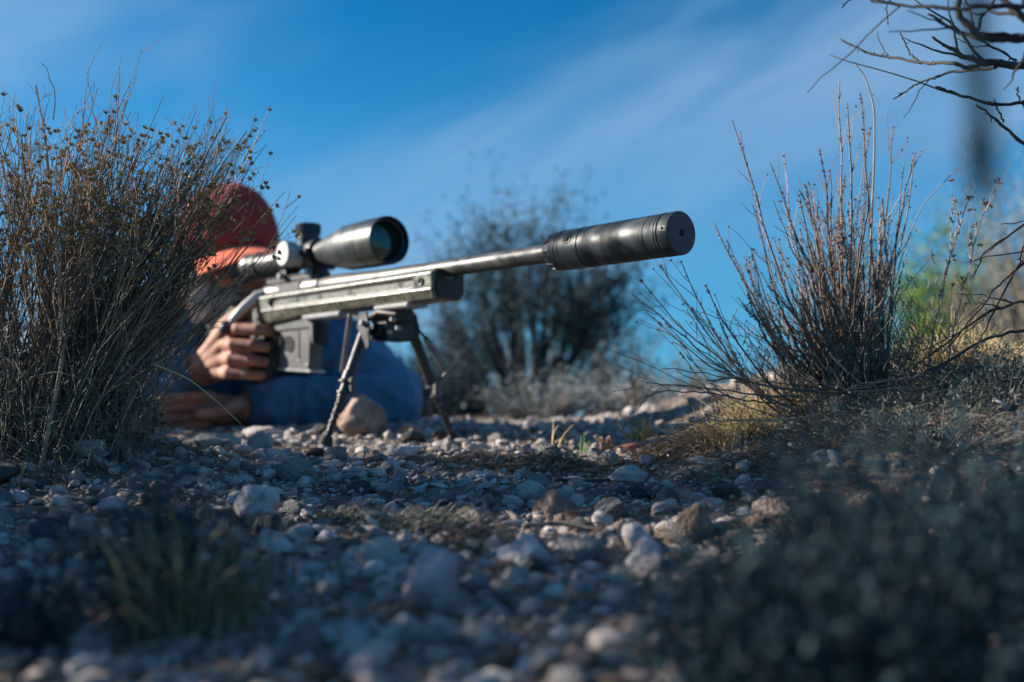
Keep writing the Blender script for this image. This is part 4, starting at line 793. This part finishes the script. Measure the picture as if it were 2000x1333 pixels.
# arching fine stem reaching right, and the hooked tip
blade('dry_stem', [(1640, 750, 1.22), (1720, 640, 1.2), (1765, 490, 1.2), (1800, 400, 1.2), (1860, 340, 1.2), (1900, 300, 1.2), (1910, 240, 1.2)], 0.0007, M['graystem'], 'very thin grey stem arching up to the right past the open bush', rbush)
blade('dry_stem', [(1695, 740, 1.24), (1700, 480, 1.22), (1708, 300, 1.22), (1708, 210, 1.22), (1690, 150, 1.22), (1668, 122, 1.22)], 0.0013, M['graystem'], 'tall grey stem with hooked tip, highest of the open bush', rbush)
blade('dry_stem', [(1655, 760, 1.2), (1735, 560, 1.2), (1770, 440, 1.2), (1787, 295, 1.2)], 0.0012, M['graystem'], 'straight pale stem leaning right at the right side of the open bush', rbush)
# two separate reddish stalks farther right
for k, (pts, lab) in enumerate([([(1800, 765, 1.2), (1822, 640, 1.2), (1850, 520, 1.2), (1893, 385, 1.2)], 'reddish seed stalk with forked heads, left one of the two right of the open bush'), ([(1840, 765, 1.18), (1868, 640, 1.18), (1895, 540, 1.18), (1926, 400, 1.18)], 'reddish seed stalk, right one of the two right of the open bush')]):
    p = np.array([P(*q) for q in pts]); t = np.linspace(0, 1, 4); ti = np.linspace(0, 1, 16); pi = np.stack([np.interp(ti, t, p[:, c]) for c in range(3)], -1)+wig(r, 16, 0.0008)
    root = thing('seed_stalk', lab, 'plant', tuple(pi[0]), 0); st = Acc(); st.tube(pi, np.linspace(0.0012, 0.0006, 16), 5); sa = Acc()
    for b2 in range(10):
        t0 = r.integers(5, 15); dd = (pi[-1]-pi[0]); dd /= np.linalg.norm(dd); dd = dd+r.normal(size=3)*0.22; q_ = stem_pts(r, pi[t0], pi[t0]+dd*r.uniform(0.015, 0.05), 6, wob=0.0008); st.tube(q_, np.linspace(0.0006, 0.0003, 6), 3)
        for c2 in range(3): spikes(sa, r, q_[-1]+r.normal(size=3)*0.0015, 8, 0.0038, 0.0011, up=dd)
    for b2 in range(5): spikes(sa, r, pi[-1]+r.normal(size=3)*0.003, 9, 0.0045, 0.0012)
    obj('stalk', st, M['redstem'], root, angle=None, off=pi[0]); obj('seed_heads', sa, M['seed'], root, smooth=False, angle=None, kind='stuff', off=pi[0])

# bare branches reaching in from the right: a shrub rooted off to the right
def branch_obj(par, chains, name, m, rr, seed, sub=3, org=(0, 0, 0)):
    r = np.random.default_rng(seed)
    for ch in chains:
        p = np.array([P(*q[:3]) for q in ch['p']]); n = len(p)*6; t = np.linspace(0, 1, len(p)); ti = np.linspace(0, 1, n)
        pi = np.stack([np.interp(ti, t, p[:, k]) for k in range(3)], -1)
        for _ in range(2): pi[1:-1] = (pi[:-2]+2*pi[1:-1]+pi[2:])/4
        pi = pi+wig(r, n, 0.0006)
        a = Acc(); rad = np.linspace(ch['r'][0], ch['r'][1], n)*(1+0.15*r.normal(size=n)*0.5); a.tube(pi, rad, 7, cap=True)
        for q in range(ch.get('k', 8)):    # spurs and buds
            k0 = r.integers(2, n-1); d = r.normal(size=3); d /= np.linalg.norm(d); Lb = r.uniform(0.002, 0.006); a.tube([pi[k0], pi[k0]+d*Lb], [rad[k0]*0.7, rad[k0]*0.35], 5, cap=True)
        for q in range(ch.get('s', 2)):
            k0 = r.integers(3, n-3); d = (pi[min(n-1, k0+2)]-pi[k0]); d /= np.linalg.norm(d); d = d+r.normal(size=3)*0.55; Lb = r.uniform(0.02, 0.07); qq = stem_pts(r, pi[k0], pi[k0]+d*Lb, 7, wob=0.0015); a.tube(qq, np.linspace(rad[k0]*0.6, 0.0004, 7), 5, cap=True)
        obj(name, a, m, par, angle=None, off=org)
D0 = 1.02
root0 = np.array((0.66, 1.02, float(G(0.66, 1.02))))
bb = thing('bare_shrub', 'leafless dark branches reaching in at the top right corner', 'shrub', tuple(root0))
a = Acc(); tr = [root0, root0+np.array((0.01, 0, 0.16)), root0+np.array((-0.01, 0.0, 0.30)), P(2160, 120, D0), P(2060, 132, D0)]
a.tube(np.array(tr), [0.014, 0.011, 0.008, 0.006, 0.0048], 10, cap=True); obj('trunk', a, M['bark'], bb, angle=None, off=root0)
chains = [dict(p=[(2080, 130, D0), (1990, 128, D0), (1935, 122, D0), (1880, 112, D0), (1858, 96, D0), (1820, 72, D0)], r=(0.0045, 0.0009), k=14, s=4),
    dict(p=[(1935, 122, D0), (1895, 135, D0), (1860, 125, D0), (1800, 122, D0+.06), (1740, 112, D0+.1), (1690, 100, D0+.12), (1642, 76, D0+.14)], r=(0.0022, 0.0008), k=12, s=1),
    dict(p=[(1800, 122, D0+.06), (1770, 100, D0+.08), (1757, 62, D0+.08)], r=(0.0011, 0.0005), k=4, s=0),
    dict(p=[(1945, 130, D0+.04), (1880, 142, D0+.08), (1830, 150, D0+.1), (1790, 170, D0+.12), (1744, 194, D0+.13)], r=(0.0016, 0.0007), k=12, s=1),
    dict(p=[(2090, 60, .88), (2000, 72, .88), (1930, 75, .88), (1880, 30, .88), (1870, -20, .88)], r=(0.0035, 0.0022), k=8, s=3),
    dict(p=[(2000, 72, .88), (1930, 72, .88), (1870, 58, .9), (1812, 28, .9)], r=(0.0024, 0.001), k=8, s=2),
    dict(p=[(2090, 20, .85), (1960, 8, .85), (1880, 14, .86), (1780, 8, .88), (1700, 2, .9)], r=(0.0022, 0.001), k=10, s=4),
    dict(p=[(2090, 90, .85), (1990, 30, .85), (1950, -15, .86)], r=(0.0034, 0.0026), k=6, s=2),
    dict(p=[(1985, 120, D0), (1950, 100, D0), (1905, 85, D0), (1900, 30, D0), (1880, -10, D0)], r=(0.0012, 0.0007), k=6, s=2),
    dict(p=[(1735, 48, 1.1), (1735, 15, 1.1), (1745, -10, 1.1)], r=(0.0006, 0.0006), k=2, s=0),
    dict(p=[(1643, 17, 1.12), (1660, 2, 1.12), (1680, -12, 1.12)], r=(0.0006, 0.0008), k=2, s=0),
    dict(p=[(2090, 195, D0), (2000, 205, D0), (1930, 208, D0), (1860, 185, D0), (1826, 170, D0)], r=(0.002, 0.001), k=12, s=1),
    dict(p=[(2060, 330, D0), (2000, 283, D0), (1950, 235, D0), (1905, 205, D0)], r=(0.002, 0.0009), k=10, s=1),
    dict(p=[(1958, 240, D0), (1945, 215, D0), (1932, 197, D0)], r=(0.001, 0.0006), k=2, s=0),
    dict(p=[(2010, 230, D0), (1998, 200, D0), (1988, 170, D0)], r=(0.0012, 0.0007), k=2, s=0)]
branch_obj(bb, chains, 'branch', M['bark2'], None, 5, org=root0)
# grey branches at the right edge and lying along the foot of the open bush
rt = np.array((0.60, 1.12, float(G(0.60, 1.12)))); gb = thing('bare_shrub', 'grey leafless branches spreading low at the right edge below the pole', 'shrub', tuple(rt))
D1 = 1.1
ch = [dict(p=[(2140, 560, D1), (2040, 420, D1), (2000, 445, D1), (1960, 475, D1), (1920, 500, D1), (1900, 540, D1)], r=(0.0018, 0.0006), k=6, s=3),
    dict(p=[(2140, 560, D1), (2010, 500, D1), (1960, 540, D1), (1925, 590, D1), (1880, 640, D1), (1840, 690, D1)], r=(0.0016, 0.0006), k=6, s=3),
    dict(p=[(2140, 600, D1), (2000, 585, D1), (1940, 600, D1), (1880, 640, D1), (1830, 690, D1), (1780, 720, D1)], r=(0.0018, 0.0006), k=8, s=4),
    dict(p=[(2140, 690, D1), (2000, 640, D1), (1930, 660, D1), (1850, 700, D1), (1760, 745, D1), (1650, 762, D1), (1540, 752, D1)], r=(0.0019, 0.0007), k=8, s=4),
    dict(p=[(2140, 560, D1), (2000, 470, D1), (1985, 520, D1), (1930, 620, D1), (1900, 690, D1)], r=(0.0014, 0.0006), k=4, s=3)]
branch_obj(gb, ch, 'branch', M['bark'], None, 6, org=rt)
a = Acc(); a.tube([rt, rt+(P(2140, 620, D1)-rt)*0.6, P(2140, 560, D1)], [0.009, 0.006, 0.004], 8, cap=True); obj('trunk', a, M['graystem'], gb, angle=None, off=rt)
fb0 = P(1800, 775, 1.12); fb = thing('fallen_branch', 'grey fallen branch with curved twigs lying along the foot of the open bush', 'branch', tuple(fb0))
ch = [dict(p=[(1800, 770, 1.12), (1700, 778, 1.12), (1600, 765, 1.12), (1500, 755, 1.1), (1440, 738, 1.1), (1380, 742, 1.1)], r=(0.0018, 0.0008), k=8, s=4),
    dict(p=[(1790, 765, 1.1), (1720, 766, 1.1), (1660, 760, 1.1), (1628, 748, 1.1)], r=(0.0015, 0.0008), k=4, s=0),
    dict(p=[(1800, 735, 1.08), (1740, 742, 1.08), (1680, 750, 1.08), (1645, 720, 1.08), (1620, 690, 1.08)], r=(0.0014, 0.0007), k=4, s=2),
    dict(p=[(1560, 775, 1.15), (1480, 770, 1.15), (1400, 760, 1.15), (1300, 752, 1.15), (1245, 740, 1.15)], r=(0.0010, 0.0004), k=4, s=6),
    dict(p=[(1540, 790, 1.15), (1460, 782, 1.15), (1380, 770, 1.15), (1290, 768, 1.15), (1250, 780, 1.15)], r=(0.0010, 0.0004), k=4, s=6),
    dict(p=[(1520, 760, 1.15), (1440, 740, 1.15), (1400, 700, 1.15), (1350, 675, 1.15)], r=(0.0009, 0.0004), k=4, s=4),
    dict(p=[(1600, 812, 1.08), (1500, 820, 1.08), (1400, 818, 1.08), (1350, 822, 1.08)], r=(0.0010, 0.0005), k=4, s=1)]
branch_obj(fb, ch, 'twig', M['graystem'], None, 8, org=fb0)
# dark roots and sticks on the gravel
for pts, rad, lab in [([(1085, 938, 1.13), (1160, 945, 1.12), (1210, 925, 1.13), (1225, 895, 1.18), (1260, 878, 1.22)], 0.0022, 'dark curved root on the gravel under the dried mat'),
    ([(500, 862, 1.42), (560, 880, 1.40), (610, 888, 1.38), (650, 890, 1.38)], 0.0015, 'thin dark stick lying just left of the near bipod foot'),
    ([(860, 895, 1.33), (930, 880, 1.35), (1000, 870, 1.38)], 0.0014, 'thin dark stick lying right of the far bipod foot'),
    ([(470, 1128, 0.76), (560, 1125, 0.76), (640, 1118, 0.77)], 0.0022, 'dark stick lying in the shaded stones at the lower left'),
    ([(1020, 1085, 0.84), (1090, 1078, 0.85), (1200, 1092, 0.83)], 0.0024, 'pale thin stick lying across the stones at the lower centre')]:
    pts = [tuple(q) for q in pts]; p = np.array([P(*q) for q in pts])
    for q in p: q[2] = float(G(q[0], q[1]))+0.006
    n = len(p)*6; t = np.linspace(0, 1, len(p)); ti = np.linspace(0, 1, n); pi = np.stack([np.interp(ti, t, p[:, k]) for k in range(3)], -1)
    for _ in range(3): pi[1:-1] = (pi[:-2]+2*pi[1:-1]+pi[2:])/4
    a = Acc(); a.tube(pi+wig(r, n, 0.0004)-p[0], np.linspace(rad, rad*0.5, n)*(1+0.1*r.normal(size=n)), 7, cap=True); o = obj('stick', a, M['bark'] if 'dark' in lab else M['graystem'], angle=None); o.location = p[0]; tag(o, lab, 'stick')

# grasses
def tuft(px, py, D, n, hgt, spread, m, label, seed, lean=0.0, rad=0.0006, name='grass_tuft', curl=0.5, group=None, stuff=True):
    r = np.random.default_rng(seed); c = P(px, py, D); c[2] = float(G(c[0], c[1])); a = Acc()
    for q in range(n):
        o = np.array((r.normal()*spread, r.normal()*spread*0.7, 0)); p0 = c+o; p0[2] = float(G(p0[0], p0[1]))-0.002; az = r.uniform(0, 6.28); tl = abs(r.normal())*0.45
        d = np.array((math.cos(az)*tl+lean, math.sin(az)*tl, 1.0)); d /= np.linalg.norm(d); L_ = hgt*r.uniform(0.4, 1.05); t = np.linspace(0, 1, 8)[:, None]
        out_ = np.array((math.cos(az), math.sin(az), -0.8)); p = p0+d*L_*t+out_*L_*curl*r.uniform(0, 1)*t**2.6+wig(r, 8, hgt*0.006); a.tube(p, np.linspace(rad, rad*0.35, 8), 3, r.random())
    rt_ = obj(name, a, m, angle=None, off=c); rt_.location = c; tag(rt_, label, 'grass', group); return rt_
tuft(1440, 838, 1.24, 480, 0.062, 0.020, M['straw'], 'sunlit golden curly grass tuft at the left foot of the open bush', 31, -0.15, 0.00055, curl=0.9)
tuft(1500, 820, 1.28, 360, 0.070, 0.016, M['straw'], 'golden grass tuft behind the fallen twigs, under the open bush', 32, 0.0, 0.00055, curl=0.9)
tuft(1505, 755, 1.22, 40, 0.035, 0.005, M['straw'], 'small curly golden tuft poking above the fallen branch', 33, 0.0, 0.0006, curl=1.2)
tuft(1890, 720, 1.30, 520, 0.085, 0.028, M['straw'], 'golden curly grass tuft near the right edge above the mound', 34, -0.1, 0.0006, curl=1.0)
tuft(1970, 690, 1.36, 300, 0.06, 0.03, M['straw'], 'golden grass tuft at the very right edge', 35, 0, 0.0006, curl=1.0)
tuft(1258, 842, 1.42, 70, 0.042, 0.006, M['straw'], 'upright dry grass tuft with green core behind the red shard', 36, 0.05, 0.0010, curl=0.15)
tuft(1255, 842, 1.42, 26, 0.044, 0.004, M['green'], 'green blades in the core of the upright dry tuft behind the red shard', 37, 0.0, 0.0009, curl=0.1, name='green_sprout')
tuft(1078, 868, 1.36, 7, 0.052, 0.003, M['straw'], 'sparse dry shoots in a V standing in sunlit gravel, centre right', 38, -0.1, 0.0010, curl=0.4)
tuft(1140, 866, 1.38, 5, 0.030, 0.002, M['green'], 'small bright green sprout in the sunlit gravel', 39, 0, 0.0011, curl=0.2, name='green_sprout')
tuft(1100, 865, 1.55, 8, 0.060, 0.005, M['tan'], 'blurred dry shoots just behind the V shaped ones', 40, 0.1, 0.001, curl=0.4)
tuft(1485, 845, 1.16, 9, 0.022, 0.003, M['green'], 'green sprout beside the golden grass at the foot of the open bush', 41, 0, 0.0008, curl=0.4, name='green_sprout')
tuft(1655, 740, 1.2, 26, 0.045, 0.008, M['straw'], 'short dry blades among the stalks in the middle of the open bush', 42, 0.1, 0.0009, curl=0.3)
tuft(1640, 870, 1.05, 160, 0.022, 0.02, M['curl'], 'low grey matted tuft on the right mound in front of the branches', 43, 0, 0.0005, curl=0.8)
for k, (px, py, D) in enumerate([(860, 1010, 1.0), (800, 985, 1.05), (640, 960, 1.1), (905, 1040, 0.92), (1000, 1200, 0.66)]):
    tuft(px, py, D, 16, 0.022, 0.006, M['litter'], ['dry wiry tuft on the gravel in the middle foreground', 'dry wiry tuft just behind the middle foreground one', 'dry wiry tuft right of the pale pitted stone', 'dry pale tuft above the mauve stone', 'blurred wiry tuft at the bottom right of the mauve stone'][k], 50+k, 0, 0.0006, curl=0.9)
# dried mats of roots
def mat_clump(px, py, D, n, sx, sy, hh, m, label, seed, cat='grass'):
    r = np.random.default_rng(seed); c = P(px, py, D); c[2] = float(G(c[0], c[1])); a = Acc()
    for q in range(n):
        x = c[0]+r.normal()*sx; y = c[1]+r.normal()*sy; e = math.exp(-((x-c[0])/sx)**2*0.5-((y-c[1])/sy)**2*0.5); z = float(G(x, y))+hh*e*r.random()**0.5
        az = r.normal()*0.7+(0 if r.random() < 0.5 else PI); L_ = r.uniform(0.006, 0.026); p0 = np.array((x, y, z)); p1 = p0+L_*np.array((math.cos(az), math.sin(az)*0.7, r.normal()*0.25+0.08))
        a.tube(stem_pts(r, p0, p1, 5, bow=r.normal()*0.003, wob=0.0008), np.linspace(0.0006, 0.0003, 5), 3, r.random())
    o = obj('dried_mat', a, m, angle=None, off=c, kind='stuff'); o.location = c; tag(o, label, cat); return o
mat_clump(1050, 908, 1.24, 1500, 0.045, 0.022, 0.012, M['litter'], 'dry tangled grass mat on the gravel below the centre bush', 61)
mat_clump(1330, 890, 1.26, 1900, 0.045, 0.022, 0.018, M['litter'], 'mounded tangle of dead roots right of the red shard', 62)
mat_clump(930, 900, 1.28, 500, 0.03, 0.012, 0.008, M['litter'], 'thin tangle of dry roots left of the tangled grass mat', 63)
mat_clump(840, 1045, 0.88, 700, 0.02, 0.02, 0.014, M['curl'], 'frayed pale dry clump among the shaded stones, centre', 64)
mat_clump(930, 1090, 0.80, 420, 0.014, 0.012, 0.012, M['litter'], 'frayed brown clump just above the mauve stone', 65)
mat_clump(660, 1035, 0.9, 350, 0.014, 0.012, 0.01, M['curl'], 'frayed pale clump right of the pitted pale stone', 66)
mat_clump(1650, 850, 1.08, 1800, 0.09, 0.04, 0.014, M['litter'], 'dry twig litter heaped on the right mound', 67)
mat_clump(1850, 800, 1.12, 1600, 0.07, 0.04, 0.03, M['curl'], 'grey dry litter heaped at the right edge of the mound', 68)
mat_clump(150, 880, 1.2, 900, 0.09, 0.03, 0.008, M['litter'], 'dark twig litter on the soil under the left bush', 69)
# scattered litter over the whole ground
a = Acc(); r = np.random.default_rng(77)
for q in range(5600):
    y = r.uniform(0.5, 1.9); x = r.uniform(-0.47*y, 0.47*y)
    if r.random() > (0.7 if x < 0.1 else 1.0): continue
    z = float(G(x, y))+r.uniform(0.001, 0.006); az = r.uniform(0, 6.28); L_ = r.uniform(0.004, 0.022); p0 = np.array((x, y, z)); a.tube(stem_pts(r, p0, p0+L_*np.array((math.cos(az), math.sin(az), r.normal()*0.12)), 4, wob=0.0006), np.linspace(0.0006, 0.0003, 4), 3, r.random())
o = obj('plant_litter', a, M['litter'], angle=None, kind='stuff'); o['label'] = 'fine dry stalks and twigs scattered over the gravel'
# stump and red shard
a = Acc(); c = P(1190, 850, 1.40); c[2] = float(G(c[0], c[1]))
for q in range(16):
    az = r.uniform(0, 6.28); p0 = c+np.array((r.normal()*0.004, r.normal()*0.004, -0.003)); d = np.array((math.cos(az)*0.5-0.3, math.sin(az)*0.5, 0.9)); a.tube(stem_pts(r, p0, p0+d*r.uniform(0.012, 0.024), 8, wob=0.0012)-c, np.linspace(0.0034, 0.0014, 8)*(1+0.2*r.normal(size=8)), 7, cap=True)
a.tube(np.array([(0.0, -0.003, 0.012), (0.006, -0.006, 0.004), (0.011, -0.007, -0.004), (0.010, -0.006, -0.012)]), [0.003, 0.0032, 0.003, 0.002], 8, cap=True)
o = obj('wood_stump', a, M['redstem'], angle=None); o.location = c; tag(o, 'gnarled broken brown root stump between green sprout and red shard', 'stump')
v, f = rock_mesh(91, 3, 12, 0.05, (1, 0.6, 0.22)); a = Acc(); a.add(v*0.020, None, f); o = obj('red_shard', a, M['redshard'], smooth=False, angle=None); c = P(1218, 855, 1.37); o.location = (c[0], c[1], float(G(c[0], c[1]))+0.006); o.rotation_euler = (0.35, -0.3, 0.3); tag(o, 'flat rusty red stone shard lying beside the root stump', 'stone')

# leafy shrubs
def shrub(x, y, rx, hgt, nst, nlf, leaf, m, label, seed, name='shrub', stem_m='darkbark', group=None, fan=0.9, leafw=0.35, trunk_r=0.006, top=0.25, ry=None, zoff=0, lean=0.0, sub=5):
    r = np.random.default_rng(seed); z0 = float(G(x, y))+zoff; c = np.array((x, y, z0)); ry = ry or rx
    root = thing(name, label, 'bush', tuple(c), 0, group); st = Acc(); lf = Acc(); per = max(1, nlf//(nst*sub))
    for q in range(nst):
        az = r.uniform(0, 6.28); e = math.sqrt(r.random()); end = c+np.array((math.cos(az)*rx*e+lean*hgt, math.sin(az)*ry*e, hgt*(1-0.45*e*e)*r.uniform(0.75, 1.05)))
        b0 = c+np.array((math.cos(az)*rx*0.12*e, math.sin(az)*ry*0.12*e, -0.01)); pts = stem_pts(r, b0, end, 9, bow=-hgt*0.06*e, wob=hgt*0.010); st.tube(pts, np.linspace(trunk_r, trunk_r*0.15, 9), 5)
        for b2 in range(sub):
            k0 = r.integers(int(9*top), 9); dd = (end-b0)/np.linalg.norm(end-b0)+r.normal(size=3)*0.55; Lb = hgt*r.uniform(0.08, 0.25); q_ = stem_pts(r, pts[k0], pts[k0]+dd*Lb, 5, wob=hgt*0.006); st.tube(q_, np.linspace(trunk_r*0.3, trunk_r*0.08, 5), 3)
            cc = q_[r.integers(1, 5, per)]+r.normal(size=(per, 3))*leaf*1.3; leaves(lf, r, cc, leaf, leaf*leafw, dirs=np.tile(dd, (per, 1)), tone=r.random())
    obj('stems', st, M[stem_m], root, angle=None, kind='stuff', off=c); obj('foliage', lf, M[m], root, smooth=False, angle=None, kind='stuff', off=c)
    return root
# behind the rifle
def at_px(px, D): return (px-1000)/F*D, D*math.cos(PITCH)
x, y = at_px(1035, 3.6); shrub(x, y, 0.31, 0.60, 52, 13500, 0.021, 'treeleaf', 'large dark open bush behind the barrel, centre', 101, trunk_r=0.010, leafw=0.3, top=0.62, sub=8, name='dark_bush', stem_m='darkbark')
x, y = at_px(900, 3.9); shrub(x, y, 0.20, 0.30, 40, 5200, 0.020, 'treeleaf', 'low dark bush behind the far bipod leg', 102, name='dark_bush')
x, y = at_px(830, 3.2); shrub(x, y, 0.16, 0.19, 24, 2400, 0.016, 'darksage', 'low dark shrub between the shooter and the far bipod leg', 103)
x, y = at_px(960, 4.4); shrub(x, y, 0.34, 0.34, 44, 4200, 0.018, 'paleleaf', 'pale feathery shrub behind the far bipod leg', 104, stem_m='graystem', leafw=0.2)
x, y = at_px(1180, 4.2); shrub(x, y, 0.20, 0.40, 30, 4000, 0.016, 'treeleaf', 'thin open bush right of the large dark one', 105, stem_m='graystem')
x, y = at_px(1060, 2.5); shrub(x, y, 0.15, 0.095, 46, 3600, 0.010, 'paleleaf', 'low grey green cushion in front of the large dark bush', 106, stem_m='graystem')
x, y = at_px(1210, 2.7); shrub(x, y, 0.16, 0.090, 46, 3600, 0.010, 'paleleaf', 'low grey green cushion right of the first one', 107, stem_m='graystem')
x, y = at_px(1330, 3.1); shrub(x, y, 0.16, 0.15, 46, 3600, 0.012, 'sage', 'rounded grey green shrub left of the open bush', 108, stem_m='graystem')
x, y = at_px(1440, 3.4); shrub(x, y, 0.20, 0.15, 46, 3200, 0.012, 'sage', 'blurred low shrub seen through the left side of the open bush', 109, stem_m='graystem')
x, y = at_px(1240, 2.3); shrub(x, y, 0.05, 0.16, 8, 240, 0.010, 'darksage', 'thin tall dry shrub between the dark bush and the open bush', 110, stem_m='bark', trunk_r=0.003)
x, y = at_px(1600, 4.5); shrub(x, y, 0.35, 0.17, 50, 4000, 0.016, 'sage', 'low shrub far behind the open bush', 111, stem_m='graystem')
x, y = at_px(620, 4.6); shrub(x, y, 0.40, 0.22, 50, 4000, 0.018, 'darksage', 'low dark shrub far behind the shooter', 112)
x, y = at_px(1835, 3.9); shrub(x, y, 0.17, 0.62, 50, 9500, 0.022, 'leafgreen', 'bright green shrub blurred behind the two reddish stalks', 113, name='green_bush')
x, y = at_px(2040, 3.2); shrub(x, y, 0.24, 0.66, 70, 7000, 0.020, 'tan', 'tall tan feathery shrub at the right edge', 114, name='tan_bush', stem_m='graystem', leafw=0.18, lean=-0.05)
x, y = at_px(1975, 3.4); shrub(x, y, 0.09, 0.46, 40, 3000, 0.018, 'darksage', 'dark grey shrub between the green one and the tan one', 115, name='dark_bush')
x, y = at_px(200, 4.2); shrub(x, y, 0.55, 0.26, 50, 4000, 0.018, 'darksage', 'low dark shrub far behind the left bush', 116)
# a twig of the bare shrub hanging down very close to the lens
a = Acc(); hp = [P(2400, -260, 0.30), P(2100, -200, 0.25), P(1950, -110, 0.23), P(1902, 0, 0.225), P(1908, 120, 0.225), P(1916, 220, 0.225), P(1915, 300, 0.225), P(1922, 400, 0.225)]
a.tube(np.array([root0+np.array((-0.01, 0, 0.28))]+hp), [0.006, 0.0040, 0.0028, 0.0025, 0.0024, 0.0024, 0.0024, 0.0034, 0.0018], 8, cap=True)
obj('hanging_twig', a, mat('twig_teal_black', [(0.003, 0.009, 0.012), (0.006, 0.016, 0.02)], 40, 0.95, spec=0.1), bb, angle=None, off=root0)['label'] = 'very blurred twig hanging down close to the lens'
# right mound shrubs (near, middle) and dark foreground bushes
x, y = at_px(1830, 0.98); shrub(x, y, 0.10, 0.035, 60, 3200, 0.007, 'sage', 'low grey green shrub on the right mound below the branches', 120, stem_m='graystem', trunk_r=0.0012, leafw=0.22)
x, y = at_px(1960, 1.05); shrub(x, y, 0.06, 0.045, 50, 2000, 0.007, 'sage', 'grey green shrub at the right edge below the golden grass', 121, stem_m='graystem', trunk_r=0.0012, leafw=0.22)
x, y = at_px(1620, 0.80); shrub(x, y, 0.07, 0.030, 50, 2200, 0.006, 'sage', 'blurred low shrub just above the dark foreground bush', 122, stem_m='graystem', trunk_r=0.0012, leafw=0.25)
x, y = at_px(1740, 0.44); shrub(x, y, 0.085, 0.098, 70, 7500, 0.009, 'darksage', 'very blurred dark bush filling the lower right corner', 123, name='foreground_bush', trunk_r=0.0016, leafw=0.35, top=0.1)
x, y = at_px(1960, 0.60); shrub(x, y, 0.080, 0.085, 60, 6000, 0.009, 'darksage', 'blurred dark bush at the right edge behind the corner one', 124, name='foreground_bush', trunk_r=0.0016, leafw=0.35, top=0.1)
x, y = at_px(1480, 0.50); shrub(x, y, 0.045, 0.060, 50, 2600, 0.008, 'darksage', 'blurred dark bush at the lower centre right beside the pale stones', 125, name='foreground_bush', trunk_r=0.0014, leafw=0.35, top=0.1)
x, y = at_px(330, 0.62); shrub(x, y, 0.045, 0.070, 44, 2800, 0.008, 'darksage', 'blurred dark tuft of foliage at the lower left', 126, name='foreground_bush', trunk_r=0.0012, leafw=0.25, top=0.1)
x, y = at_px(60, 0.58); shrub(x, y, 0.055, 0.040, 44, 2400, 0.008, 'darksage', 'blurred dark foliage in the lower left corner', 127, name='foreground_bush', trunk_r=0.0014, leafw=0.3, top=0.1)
tuft(345, 1230, 0.58, 140, 0.078, 0.010, M['olive'], 'blurred olive green blades rising from the dark tuft at the lower left', 128, 0, 0.0011, curl=0.3, name='green_tuft')
tuft(440, 1200, 0.60, 60, 0.055, 0.009, M['tan'], 'blurred tan blades right of the olive green ones at the lower left', 129, 0, 0.0010, curl=0.3)
# bushes standing left of the picture: they cast the shade over the foreground
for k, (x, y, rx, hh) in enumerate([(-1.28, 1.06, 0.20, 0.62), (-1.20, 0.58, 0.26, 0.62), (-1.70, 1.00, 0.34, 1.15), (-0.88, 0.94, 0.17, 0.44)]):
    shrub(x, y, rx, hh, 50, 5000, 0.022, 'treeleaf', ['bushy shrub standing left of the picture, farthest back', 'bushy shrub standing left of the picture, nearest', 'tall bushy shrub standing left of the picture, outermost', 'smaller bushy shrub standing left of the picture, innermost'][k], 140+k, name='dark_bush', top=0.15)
shrub(-1.06, 1.50, 0.10, 0.88, 60, 3200, 0.016, 'darksage', 'unseen tall thin shrub added left of the picture to dapple the suppressor', 150, name='added_dapple_shrub', trunk_r=0.0036, top=0.72)  # added out of view so that its crown throws dapples on the suppressor
